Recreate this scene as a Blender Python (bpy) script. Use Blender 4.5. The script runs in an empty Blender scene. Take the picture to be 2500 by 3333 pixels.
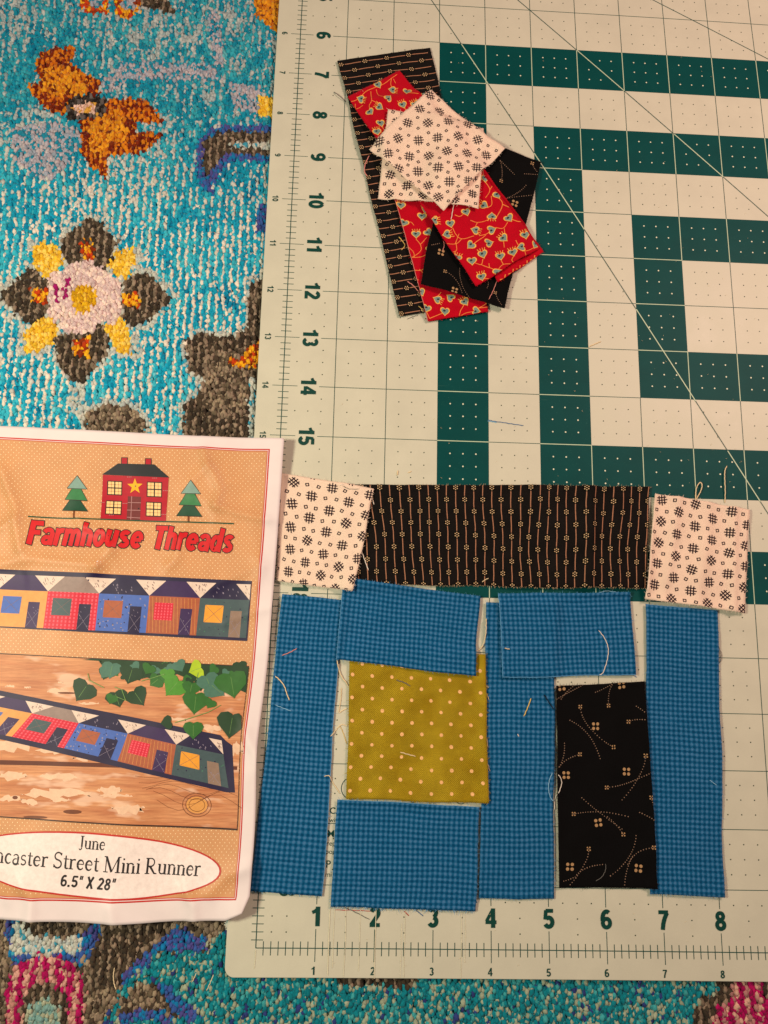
import bpy, bmesh, math, random
import numpy as np
from mathutils import Vector, Matrix

S = 0.0254                                   # everything below is laid out in inches on the mat
random.seed(7); RNG = np.random.default_rng(7)
scene = bpy.context.scene
COL = scene.collection

# ------------------------------------------------------------------ camera
CAM_F, CAM_E, CAM_C = 2612.379, (0.1955, -0.0405, 0.0211), np.array((1.4698, 4.6172, 14.8235))
cam = bpy.data.cameras.new('camera'); cam_o = bpy.data.objects.new('camera', cam); COL.objects.link(cam_o)
cam.sensor_fit = 'HORIZONTAL'; cam.sensor_width = 24.0; cam.lens = CAM_F / 2500 * 24.0
cam.clip_start = 0.01; cam.clip_end = 20
cam_o.location = tuple(CAM_C * S); cam_o.rotation_euler = CAM_E
scene.camera = cam_o
# ------------------------------------------------------------------ light
world = bpy.data.worlds.new('World'); scene.world = world; world.use_nodes = True
bg = world.node_tree.nodes['Background']; bg.inputs[0].default_value = (1.0, 0.84, 0.74, 1); bg.inputs[1].default_value = 0.16

def lamp(name, loc, target, size, power, col):
    l = bpy.data.lights.new(name, 'AREA'); l.shape = 'DISK'; l.size = size * S; l.energy = power; l.color = col
    o = bpy.data.objects.new(name, l); COL.objects.link(o)
    o.location = Vector(loc) * S
    o.rotation_euler = (Vector(target) - Vector(loc)).to_track_quat('-Z', 'Y').to_euler()
    return o
lamp('room_lamp_left', (-11.5, 5.5, 16.5), (2, 8, 0), 3.6, 2.3, (1.0, 0.92, 0.69))
lamp('room_lamp_right', (20, 20, 22), (4, 10, 0), 8, 3.9, (1.0, 0.65, 0.53))

vs = scene.view_settings
vs.view_transform = 'Standard'; vs.look = 'None'; vs.exposure = 0.0; vs.gamma = 1.0; vs.use_curve_mapping = False

# ------------------------------------------------------------------ numeric helpers
GC = np.array([0.0185, -0.0257, -0.0889, -0.0112, -0.0141, -0.0169, -0.1032])
def gz(x, y):                                # the mat lies on a soft rug and bows a little
    u = np.clip((np.asarray(x, float) - 4) / 5, -1.5, 1.4); v = np.clip((np.asarray(y, float) - 9) / 9, -1.2, 1.2)
    return GC[0]*u*u + GC[1]*u*v + GC[2]*v*v + GC[3]*u**3 + GC[4]*u*u*v + GC[5]*u*v*v + GC[6]*v**3

ROT = np.array(Matrix.Rotation(CAM_E[2], 3, 'Z') @ Matrix.Rotation(CAM_E[1], 3, 'Y') @ Matrix.Rotation(CAM_E[0], 3, 'X'))
def at(px, py, h=0.0):                       # a sight line of the survey camera -> the point it meets at height h over the mat
    d = ROT @ np.array(((px - 1250) / CAM_F, -(py - 1666.5) / CAM_F, -1.0))
    z = h
    for _ in range(6):
        t = (z - CAM_C[2]) / d[2]; p = CAM_C + t * d
        z = float(gz(p[0], p[1])) + h
    return float(p[0]), float(p[1])
def ats(pts, crop=None, h=0.0):              # many points, given inside an enlarged crop (x0, y0, scale)
    if crop: pts = [(crop[0] + x * crop[2], crop[1] + y * crop[2]) for x, y in pts]
    return [at(x, y, h) for x, y in pts]

_tab = RNG.random((64, 64))
def vnoise(x, y, seed=0):                    # smooth value noise, 0..1
    x = np.asarray(x, float) + seed * 17.31; y = np.asarray(y, float) + seed * 9.77
    xi = np.floor(x).astype(int); yi = np.floor(y).astype(int); fx = x - xi; fy = y - yi
    fx = fx*fx*(3-2*fx); fy = fy*fy*(3-2*fy)
    a = _tab[xi % 64, yi % 64]; b = _tab[(xi+1) % 64, yi % 64]; c = _tab[xi % 64, (yi+1) % 64]; d = _tab[(xi+1) % 64, (yi+1) % 64]
    return (a*(1-fx)+b*fx)*(1-fy) + (c*(1-fx)+d*fx)*fy

def inside(poly, x, y):
    r = np.zeros(x.shape, bool); n = len(poly)
    for i in range(n):
        x0, y0 = poly[i]; x1, y1 = poly[(i+1) % n]
        if y0 == y1: continue
        c = ((y0 > y) != (y1 > y)) & (x < (x1-x0)*(y-y0)/(y1-y0) + x0)
        r ^= c
    return r

# height field of whatever already lies on the mat (inches above the mat)
HX0, HY0, HR = -7.0, -3.0, 0.03
HN, HM = 600, 800
HF = np.zeros((HN, HM))
HXX, HYY = np.meshgrid(HX0 + HR*np.arange(HN), HY0 + HR*np.arange(HM), indexing='ij')
def blur(a, r):
    for ax in (0, 1):
        p = np.pad(a, [(r, r) if k == ax else (0, 0) for k in (0, 1)], mode='edge')
        c = np.cumsum(p, axis=ax); z = np.zeros_like(np.take(c, [0], axis=ax)); c = np.concatenate([z, c], axis=ax)
        n = a.shape[ax]
        a = (np.take(c, range(2*r+1, 2*r+1+n), axis=ax) - np.take(c, range(n), axis=ax)) / (2*r+1)
    return a
def dilate(a, r):
    for ax in (0, 1):
        b = a.copy()
        for k in range(1, r+1):
            b = np.maximum(b, np.maximum(np.roll(a, k, ax), np.roll(a, -k, ax)))
        a = b
    return a
def hs(f, x, y):                             # bilinear sample
    gx = np.clip((np.asarray(x, float)-HX0)/HR, 0, HN-1.001); gy = np.clip((np.asarray(y, float)-HY0)/HR, 0, HM-1.001)
    i = gx.astype(int); j = gy.astype(int); a = gx-i; b = gy-j
    return (f[i, j]*(1-a)+f[i+1, j]*a)*(1-b) + (f[i, j+1]*(1-a)+f[i+1, j+1]*a)*b

# ------------------------------------------------------------------ materials
MATS = {}
def lin(c): return tuple((v/255/12.92 if v/255 <= 0.04045 else ((v/255+0.055)/1.055)**2.4) for v in c)
class NT:
    def __init__(s, name, rough=0.85, spec=0.3):
        s.m = bpy.data.materials.new(name); s.m.use_nodes = True; s.n = s.m.node_tree.nodes; s.l = s.m.node_tree.links
        s.b = s.n['Principled BSDF']; s.b.inputs['Roughness'].default_value = rough; s.b.inputs['Specular IOR Level'].default_value = spec
        MATS[name] = s.m
    def put(s, sock, v):
        if isinstance(v, bpy.types.NodeSocket): s.l.new(v, sock)
        elif isinstance(v, (tuple, list)) and len(v) == 3 and sock.type == 'RGBA': sock.default_value = (*v, 1)
        else: sock.default_value = v
    def math(s, op, a, b=0.0, c=0.0):
        n = s.n.new('ShaderNodeMath'); n.operation = op
        for i, v in enumerate((a, b, c)): s.put(n.inputs[i], v)
        return n.outputs[0]
    def mix(s, f, a, b, mode='MIX'):
        n = s.n.new('ShaderNodeMix'); n.data_type = 'RGBA'; n.blend_type = mode
        s.put(n.inputs['Factor'], f); s.put(n.inputs['A'], a); s.put(n.inputs['B'], b)
        return n.outputs['Result']
    def ramp(s, f, a, b, lo=0.0, hi=1.0):
        n = s.n.new('ShaderNodeMapRange'); s.put(n.inputs[0], f)
        for i, v in ((1, a), (2, b), (3, lo), (4, hi)): n.inputs[i].default_value = v
        return n.outputs[0]
    def uv(s):
        n = s.n.new('ShaderNodeUVMap'); n.uv_map = 'UVMap'
        x = s.n.new('ShaderNodeSeparateXYZ'); s.l.new(n.outputs[0], x.inputs[0])
        return n.outputs[0], x.outputs[0], x.outputs[1]
    def obj(s):
        return s.n.new('ShaderNodeTexCoord').outputs['Object']
    def noise(s, vec, scale, detail=3.0, rough=0.6, stretch=None):
        if stretch:
            k = s.n.new('ShaderNodeMapping'); s.l.new(vec, k.inputs[0]); k.inputs['Scale'].default_value = stretch; vec = k.outputs[0]
        n = s.n.new('ShaderNodeTexNoise'); s.l.new(vec, n.inputs['Vector'])
        n.inputs['Scale'].default_value = scale; n.inputs['Detail'].default_value = detail; n.inputs['Roughness'].default_value = rough
        return n.outputs[0]
    def bump(s, h, strength=0.3, dist=0.0002):
        n = s.n.new('ShaderNodeBump'); s.l.new(h, n.inputs['Height']); n.inputs['Strength'].default_value = strength; n.inputs['Distance'].default_value = dist
        s.l.new(n.outputs[0], s.b.inputs['Normal'])
    def col(s, v): s.put(s.b.inputs['Base Color'], v)

def plain(name, rgb, rough=0.85, spec=0.25, var=0.18, scale=900, nz=0.0):
    if name in MATS: return MATS[name]
    t = NT(name, rough, spec); c = lin(rgb); o = t.obj()
    f = t.noise(o, scale, 4.0, 0.7)
    t.col(t.mix(t.ramp(f, 0.3, 0.7), tuple(v*(1-var) for v in c), tuple(min(1, v*(1+var)) for v in c)))
    if nz: t.bump(f, nz, 0.0001)
    return t.m

def weave(t, per, amp=0.6, dist=0.00012):     # plain weave relief, and the factor used to tint the yarns
    uv, u, v = t.uv()
    a = t.math('SINE', t.math('MULTIPLY', u, 2*math.pi/per)); b = t.math('SINE', t.math('MULTIPLY', v, 2*math.pi/per))
    w = t.math('MULTIPLY', a, b)
    n = t.noise(uv, 60, 2.0)
    h = t.math('ADD', w, t.math('MULTIPLY', n, 1.2))
    t.bump(h, amp, dist)
    return uv, u, v, w, n

def fabric(name, rgb, per=0.024, tint=0.12, mott=0.15, amp=0.6, rough=0.95, blotch=None):
    t = NT(name, rough, 0.12); c = lin(rgb)
    uv, u, v, w, n = weave(t, per, amp)
    k = t.ramp(w, -1, 1, 1-tint, 1+tint)
    m = t.ramp(t.noise(uv, 2.2, 4.0, 0.6), 0.3, 0.7, 1-mott, 1+mott)
    k = t.math('MULTIPLY', k, m); k = t.math('MULTIPLY', k, t.ramp(n, 0.25, 0.75, 1-tint, 1+tint))
    base = c
    if blotch: base = t.mix(t.ramp(t.noise(uv, 1.6, 3.0), 0.4, 0.65), c, lin(blotch))
    cmb = t.n.new('ShaderNodeCombineColor')
    for i in range(3): t.l.new(k, cmb.inputs[i])
    t.col(t.mix(1.0, base, cmb.outputs[0], 'MULTIPLY'))
    t.b.inputs['Sheen Weight'].default_value = 0.0 if max(rgb) < 40 else 0.03
    return t

# blue woven check: dark and light yarn bands cross
def gingham():
    t = NT('blue_check_cloth', 0.92, 0.12)
    uv, u, v, w, n = weave(t, 0.0205, 0.5)
    def band(x):
        return t.ramp(t.math('SINE', t.math('MULTIPLY', x, 2*math.pi/0.0875)), -0.8, 0.8, 0.0, 1.0)
    f = t.math('MULTIPLY', t.math('ADD', band(u), band(v)), 0.5)
    f = t.math('ADD', f, t.ramp(t.noise(uv, 26, 3.0, 0.7), 0.25, 0.75, -0.22, 0.22))
    f = t.math('ADD', f, t.ramp(t.noise(uv, 22, 2.0, 0.6, (0.08, 1, 1)), 0.3, 0.7, -0.10, 0.10))
    f = t.math('ADD', f, t.ramp(w, -1, 1, -0.10, 0.10))
    r = t.n.new('ShaderNodeValToRGB'); e = r.color_ramp.elements
    e[0].position = 0.0; e[0].color = (*lin((0, 64, 106)), 1); e[1].position = 1.0; e[1].color = (*lin((70, 122, 170)), 1)
    k = e.new(0.5); k.color = (*lin((14, 92, 138)), 1)
    t.l.new(f, r.inputs[0])
    hl = t.ramp(t.noise(uv, 75, 2.0, 0.8), 0.66, 0.80, 0.0, 0.22)
    t.col(t.mix(hl, r.outputs[0], lin((120, 170, 205))))
gingham()
fabric('white_print_cloth', (239, 214, 193), per=0.022, tint=0.05, mott=0.05, amp=0.5)
fabric('black_print_cloth', (23, 20, 19), per=0.022, tint=0.35, mott=0.25, amp=0.8)
fabric('black_floral_cloth', (8, 7, 8), per=0.022, tint=0.3, mott=0.2, amp=0.6)
fabric('red_floral_cloth', (182, 0, 28), per=0.020, tint=0.10, mott=0.10, amp=0.4)
fabric('olive_cloth', (166, 142, 30), per=0.036, tint=0.34, mott=0.14, amp=0.9, blotch=(150, 124, 18))

for nm, c in dict(ink_navy=(48, 32, 40), stripe_tan=(166, 118, 92), stripe_flower=(198, 168, 128), halo_black=(9, 8, 8),
                  olive_dot=(240, 184, 124), floral_dot=(170, 136, 98), floral_dot_small=(142, 116, 98),
                  branch_orange=(240, 142, 70), heart_rim=(240, 178, 84), heart_blue=(120, 142, 134), heart_core=(40, 58, 66)).items():
    plain(nm, c, 0.95, 0.1, 0.22, 1400)
for nm, c in dict(thread_cream=(232, 210, 170), thread_white=(236, 222, 210), thread_blue=(66, 104, 156), thread_paleblue=(140, 190, 222),
                  thread_pink=(214, 140, 130), thread_red=(190, 40, 40), thread_black=(22, 22, 26), thread_yellow=(222, 190, 110), thread_grey=(110, 108, 104),
                  fray_blue=(96, 160, 206), fray_white=(244, 226, 208), fray_black=(60, 52, 46), fray_red=(200, 30, 44), fray_olive=(176, 152, 40), fray_tan=(200, 170, 136)).items():
    plain(nm, c, 0.9, 0.15, 0.12, 1500)

# mat
def mat_material():
    t = NT('cutting_mat_vinyl', 0.42, 0.28); o = t.obj()
    f = t.noise(o, 60, 4.0, 0.6); g = t.noise(o, 1600, 2.0, 0.6)
    c = t.mix(t.ramp(f, 0.3, 0.7), lin((199, 198, 180)), lin((206, 205, 186)))
    t.col(t.mix(t.ramp(g, 0.3, 0.7, 0.0, 0.12), c, lin((178, 180, 160))))
    t.put(t.b.inputs['Roughness'], t.ramp(f, 0.3, 0.7, 0.38, 0.52)); t.bump(g, 0.25, 0.00006)
mat_material()
def mat_green():
    t = NT('printed_green', 0.5, 0.09); o = t.obj()
    f = t.noise(o, 70, 5.0, 0.65); g = t.noise(o, 1500, 3.0, 0.7)
    c = t.mix(t.ramp(f, 0.35, 0.7), lin((0, 66, 66)), lin((0, 71, 71)))
    # fine cutting scores across the print
    w = t.n.new('ShaderNodeTexNoise'); mp = t.n.new('ShaderNodeMapping'); mp.inputs['Scale'].default_value = (1.0, 26, 1); mp.inputs['Rotation'].default_value = (0, 0, 0.25)
    t.l.new(o, mp.inputs[0]); t.l.new(mp.outputs[0], w.inputs['Vector']); w.inputs['Scale'].default_value = 60; w.inputs['Detail'].default_value = 2
    c = t.mix(t.ramp(w.outputs[0], 0.72, 0.80, 0.0, 0.10), c, lin((120, 160, 140)))
    t.col(t.mix(t.ramp(g, 0.62, 0.8, 0.0, 0.3), c, lin((70, 130, 116)))); t.bump(g, 0.2, 0.00005)
mat_green()
plain('printed_line_green', (24, 74, 66), 0.5, 0.3, 0.15, 300)
plain('printed_numeral_green', (0, 62, 54), 0.5, 0.3, 0.12, 200)
plain('printed_line_light', (186, 206, 176), 0.5, 0.3, 0.08, 300)
plain('printed_dot_dark', (62, 74, 58), 0.5, 0.3, 0.2, 300)
plain('printed_dot_light', (222, 226, 200), 0.5, 0.3, 0.1, 300)
plain('score_mark', (232, 226, 196), 0.6, 0.3, 0.1, 300)

# paper
def paper_mat(name, rgb, var=0.05, rough=0.5):
    t = NT(name, rough, 0.3); o = t.obj(); c = lin(rgb)
    f = t.noise(o, 90, 4.0, 0.6); g = t.noise(o, 1100, 2.0)
    t.col(t.mix(t.ramp(f, 0.3, 0.7), tuple(v*(1-var) for v in c), tuple(min(1, v*(1+var)) for v in c))); t.bump(g, 0.12, 0.00005)
paper_mat('paper_white', (229, 217, 218), 0.03)
paper_mat('paper_tan', (206, 151, 104), 0.06)
for nm, c in dict(tan_dot=(246, 214, 168), border_red=(192, 44, 36), red_letter=(206, 28, 36), letter_black=(40, 34, 36), oval_white=(238, 224, 220),
                  house_red=(176, 20, 42), roof_black=(38, 40, 44), window_cream=(250, 206, 140), window_line=(44, 32, 34), star_gold=(240, 178, 24), door_maroon=(112, 48, 48), door_line=(176, 128, 128),
                  tree_pale=(126, 160, 150), tree_mid=(54, 124, 74), tree_dark=(28, 74, 52), trunk_brown=(116, 60, 26),
                  q_navy=(36, 28, 64), q_purple=(56, 34, 84), q_white=(224, 202, 188), q_tan=(220, 156, 84), q_red=(206, 26, 56), q_redlight=(244, 92, 110), q_blue=(72, 104, 184), q_slate=(66, 86, 92), q_rust=(168, 90, 60),
                  q_grey=(146, 126, 120), q_orange=(232, 158, 52), q_taupe=(142, 118, 104), q_stitch=(150, 140, 160), q_speck=(120, 90, 90),
                  leaf_dark=(30, 62, 36), leaf_mid=(48, 104, 42), leaf_bright=(74, 142, 44), leaf_blue=(72, 116, 100), leaf_lime=(170, 200, 40), leaf_vein=(112, 152, 84), wood_chip=(228, 190, 160), wood_knot=(112, 60, 34), wood_seam=(96, 46, 30), photo_line=(58, 34, 30)).items():
    plain(nm, c, 0.5, 0.3, 0.10, 500)
def wood():
    t = NT('printed_wood', 0.5, 0.3); uv, u, v = t.uv()
    a = t.noise(uv, 3.0, 5.0, 0.6, (0.22, 2.2, 1)); b = t.noise(uv, 14.0, 4.0, 0.7, (0.12, 2.4, 1))
    c = t.mix(t.ramp(a, 0.3, 0.7), lin((190, 116, 76)), lin((230, 168, 118)))
    c = t.mix(t.ramp(b, 0.40, 0.62, 0.40, 0.0), c, lin((136, 74, 44)))
    d = t.noise(uv, 2.2, 3.0, 0.55, (0.4, 1.4, 1))
    c = t.mix(t.ramp(d, 0.56, 0.64, 0.0, 0.6), c, lin((240, 206, 180)))
    t.col(c)
wood()
# rug
def yarn():
    t = NT('rug_yarn', 0.95, 0.08)
    a = t.n.new('ShaderNodeVertexColor'); a.layer_name = 'yarn'
    g = t.noise(t.obj(), 2200, 3.0, 0.7)
    cmb = t.n.new('ShaderNodeCombineColor'); k = t.ramp(g, 0.25, 0.75, 0.70, 1.30)
    for i in range(3): t.l.new(k, cmb.inputs[i])
    t.col(t.mix(1.0, a.outputs[0], cmb.outputs[0], 'MULTIPLY')); t.bump(g, 0.3, 0.0003)
    t.b.inputs['Sheen Weight'].default_value = 0.08
yarn()
plain('rug_backing', (50, 120, 134), 0.95, 0.1, 0.2, 300)

# ------------------------------------------------------------------ mesh helpers (all coordinates in inches, world)
def link(name, me, parent=None, loc=(0, 0, 0)):
    o = bpy.data.objects.new(name, me); COL.objects.link(o)
    if parent: o.parent = parent
    else: o.location = Vector(loc) * S
    return o
def origin(parent):
    o = np.zeros(3)
    while parent: o = o + np.array(parent.location) / S; parent = parent.parent
    return o
def mk(name, V, F, mats, parent=None, loc=(0, 0, 0), mi=None, uv=None, smooth=False):
    V = np.asarray(V, float) - (origin(parent) if parent else np.array(loc))
    me = bpy.data.meshes.new(name); me.from_pydata((V*S).tolist(), [], F)
    for m in (mats if isinstance(mats, (list, tuple)) else [mats]): me.materials.append(MATS[m])
    if mi is not None: me.polygons.foreach_set('material_index', np.asarray(mi, np.int32))
    if uv is not None:
        l = me.uv_layers.new(name='UVMap'); vi = np.zeros(len(me.loops), np.int32); me.loops.foreach_get('vertex_index', vi)
        l.data.foreach_set('uv', np.asarray(uv, np.float32)[vi].ravel())
    if smooth: me.polygons.foreach_set('use_smooth', np.ones(len(me.polygons), bool))
    me.update()
    return link(name, me, parent, loc)
def tag(o, label, cat, group=None, kind=None):
    o['label'] = label; o['category'] = cat
    if group: o['group'] = group
    if kind: o['kind'] = kind
    return o

def stroke(pts, w, w2=None):                  # a mitred ribbon -> list of quads
    pts = [np.array(p, float) for p in pts]; n = len(pts); L = []; Rr = []
    w2 = w if w2 is None else w2
    for i, p in enumerate(pts):
        a = pts[max(i-1, 0)]; b = pts[min(i+1, n-1)]; d = b-a; d = d/(np.linalg.norm(d)+1e-9); nn = np.array((-d[1], d[0]))
        k = 1.0
        if 0 < i < n-1:
            e = pts[i]-pts[i-1]; e = e/(np.linalg.norm(e)+1e-9); k = 1/max(0.5, abs(float(np.dot(nn, (-e[1], e[0])))))
        ww = (w + (w2-w)*i/(n-1))/2*k
        L.append(p+nn*ww); Rr.append(p-nn*ww)
    return [[tuple(L[i]), tuple(L[i+1]), tuple(Rr[i+1]), tuple(Rr[i])] for i in range(n-1)]
def disc(c, r, n=8, ry=None, rot=0.0):
    ry = r if ry is None else ry; ca, sa = math.cos(rot), math.sin(rot)
    return [(c[0]+r*math.cos(2*math.pi*k/n)*ca-ry*math.sin(2*math.pi*k/n)*sa, c[1]+r*math.cos(2*math.pi*k/n)*sa+ry*math.sin(2*math.pi*k/n)*ca) for k in range(n)]
def bez(p0, p1, p2, n=10):
    return [((1-t)**2*p0[0]+2*t*(1-t)*p1[0]+t*t*p2[0], (1-t)**2*p0[1]+2*t*(1-t)*p1[1]+t*t*p2[1]) for t in [k/n for k in range(n+1)]]
def cat_curve(pts, n=6):                      # Catmull-Rom through points of any dimension
    P = [np.array(p, float) for p in pts]; P = [2*P[0]-P[1]] + P + [2*P[-1]-P[-2]]; out = []
    for i in range(1, len(P)-2):
        for k in range(n):
            t = k/n; a, b, c, d = P[i-1:i+3]
            out.append(0.5*((2*b)+(c-a)*t+(2*a-5*b+4*c-d)*t*t+(3*b-a-3*c+d)*t**3))
    out.append(P[-2]); return out

def tube(path, r, sides=5, taper=0.35):
    V = []; F = []; n = len(path)
    for i, p in enumerate(path):
        a = path[max(i-1, 0)]; b = path[min(i+1, n-1)]; d = np.array(b)-np.array(a); d = d/(np.linalg.norm(d)+1e-9)
        u = np.cross(d, (0, 0, 1.0)); u = u/(np.linalg.norm(u)+1e-9); w = np.cross(u, d)
        rr = r*(taper if i in (0, n-1) else 1.0)*(0.9+0.2*random.random())
        for k in range(sides):
            t = 2*math.pi*k/sides; V.append(np.array(p)+rr*(math.cos(t)*u+math.sin(t)*w))
    for i in range(n-1):
        for k in range(sides):
            F.append((i*sides+k, i*sides+(k+1) % sides, (i+1)*sides+(k+1) % sides, (i+1)*sides+k))
    F.append(tuple(range(sides))); F.append(tuple(range((n-1)*sides, n*sides)))
    return V, F

def convex_clip(poly, x0, x1, y0, y1):
    for ax, lim, sg in ((0, x0, 1), (0, x1, -1), (1, y0, 1), (1, y1, -1)):
        out = []
        for i in range(len(poly)):
            a, b = poly[i], poly[(i+1) % len(poly)]; fa = sg*(a[ax]-lim); fb = sg*(b[ax]-lim)
            if fa >= 0: out.append(a)
            if (fa < 0) != (fb < 0):
                t = fa/(fa-fb); out.append((a[0]+(b[0]-a[0])*t, a[1]+(b[1]-a[1])*t))
        poly = out
        if len(poly) < 3: return []
    return poly

_txt = {}
def text2d(s, bold=0.0, shear=0.0):           # outline of a word as triangles; unit = cap height, baseline at y = 0
    key = (s, bold, shear)
    if key in _txt: return _txt[key]
    c = bpy.data.curves.new('lettering', 'FONT'); c.body = s; c.offset = bold; c.shear = shear; c.size = 1.0; c.resolution_u = 4
    o = bpy.data.objects.new('lettering', c); COL.objects.link(o); bpy.context.view_layer.update()
    me = bpy.data.meshes.new_from_object(o.evaluated_get(bpy.context.evaluated_depsgraph_get()))
    V = np.array([v.co[:2] for v in me.vertices]); F = [tuple(p.vertices) for p in me.polygons]
    bpy.data.objects.remove(o); bpy.data.curves.remove(c); bpy.data.meshes.remove(me)
    if s != 'H': V = V / text2d('H', 0.0)[0][:, 1].max()
    _txt[key] = (V, F); return V, F

def arc(cx, cy, rx, ry, a0, a1, n=10): return [(cx+rx*math.cos(math.radians(a0+(a1-a0)*k/n)), cy+ry*math.sin(math.radians(a0+(a1-a0)*k/n))) for k in range(n+1)]
def ring(cx, cy, rx, ry): return arc(cx, cy, rx, ry, 90, 451, 20)
# a bold grotesque drawn by strokes: capitals are 1 high; (advance, [(points, width factor)])
SANS = {'0': (.60, [(ring(.30, .5, .195, .415), 1)]), '1': (.56, [([(.36, 0), (.36, 1)], 1.05), ([(.36, .90), (.20, .76), (.06, .70)], .8)]),
        '2': (.60, [(arc(.30, .70, .19, .21, 165, -25, 12)+[(.30, .36), (.12, .10)], 1), ([(.03, .085), (.57, .085)], .9)]),
        '3': (.60, [(arc(.28, .725, .18, .19, 155, -80, 10), .95), (arc(.28, .295, .20, .21, 80, -155, 12), .98)]),
        '4': (.62, [([(.42, 0), (.42, 1)], 1), ([(.40, .94), (.06, .34)], .75), ([(.01, .29), (.60, .29)], .85)]),
        '5': (.60, [([(.14, .91), (.54, .91)], .9), ([(.15, .94), (.10, .46)], .85), (arc(.29, .325, .205, .235, 128, -155, 13), 1)]),
        '6': (.60, [(ring(.305, .315, .20, .225), .95), (arc(.32, .52, .225, .39, 55, 195, 10), 1)]),
        '7': (.58, [([(.03, .91), (.56, .91)], .9), ([(.50, .88), (.36, .60), (.27, .30), (.23, 0)], 1)]),
        '8': (.60, [(ring(.30, .735, .165, .175), .9), (ring(.30, .285, .20, .20), .95)]),
        'F': (.60, [([(.13, 0), (.13, 1)], 1.1), ([(.13, .91), (.58, .91)], .9), ([(.13, .52), (.52, .52)], .9)]),
        'T': (.62, [([(.31, 0), (.31, .9)], 1.1), ([(.02, .91), (.60, .91)], .9)]),
        'a': (.56, [(arc(.27, .50, .18, .155, 165, 0, 8), .85), ([(.46, .56), (.46, 0)], .95), (ring(.26, .215, .155, .13), .8)]),
        'r': (.42, [([(.13, 0), (.13, .73)], 1), (arc(.33, .44, .20, .21, 165, 65, 6), .95)]),
        'm': (.86, [([(.13, 0), (.13, .73)], 1), (arc(.28, .48, .16, .16, 180, 0, 8)+[(.44, 0)], .95), (arc(.59, .48, .15, .16, 180, 0, 8)+[(.74, 0)], .95)]),
        'h': (.58, [([(.13, 0), (.13, 1)], 1), (arc(.29, .47, .165, .17, 180, 0, 8)+[(.455, 0)], 1)]),
        'o': (.60, [(ring(.30, .365, .195, .275), .98)]),
        'u': (.58, [([(.125, .73), (.125, .26)]+arc(.285, .26, .16, .17, 180, 360, 8), 1), ([(.455, .73), (.455, 0)], 1)]),
        's': (.54, [(arc(.27, .535, .155, .125, 25, 270, 9)+arc(.27, .205, .165, .125, 80, -155, 9), .85)]),
        'e': (.58, [(arc(.295, .365, .19, .275, 0, 318, 15), .95), ([(.10, .36), (.50, .36)], .7)]),
        'd': (.60, [(ring(.265, .36, .165, .265), .9), ([(.47, 0), (.47, 1)], 1)]),
        'X': (.66, [([(.08, 0), (.56, 1)], 1.05), ([(.56, 0), (.08, 1)], 1.05)]), '.': (.28, [([(.13, 0), (.13, .19)], 1.1)]),
        '"': (.40, [([(.14, 1.02), (.10, .68)], .7), ([(.30, 1.02), (.26, .68)], .7)]), ' ': (.24, [])}
SANS['9'] = (.60, [([(.60-x, 1-y) for x, y in p], w) for p, w in SANS['6'][1]])
def sans(s, t=0.2, shear=0.0, gap=0.05, grow=0.0):
    """-> polygons (points, layer) with the baseline at 0 and cap height 1, and the width"""
    out = []; x = 0.0
    for c in s:
        adv, st = SANS[c]
        for i, (pts, w) in enumerate(st):
            pts = [(x+a+shear*b, b) for a, b in pts]
            if grow:                                 # let flat ends stick out a little for an outlined letter
                for k, j in ((0, 1), (-1, -2)):
                    d = np.array(pts[k])-np.array(pts[j]); d = d/np.linalg.norm(d)*grow/2; pts[k] = (pts[k][0]+d[0], pts[k][1]+d[1])
            out += [(q, 0.12*i) for q in stroke(pts, t*w+grow)]
        x += adv+gap
    return out, x-gap

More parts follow.
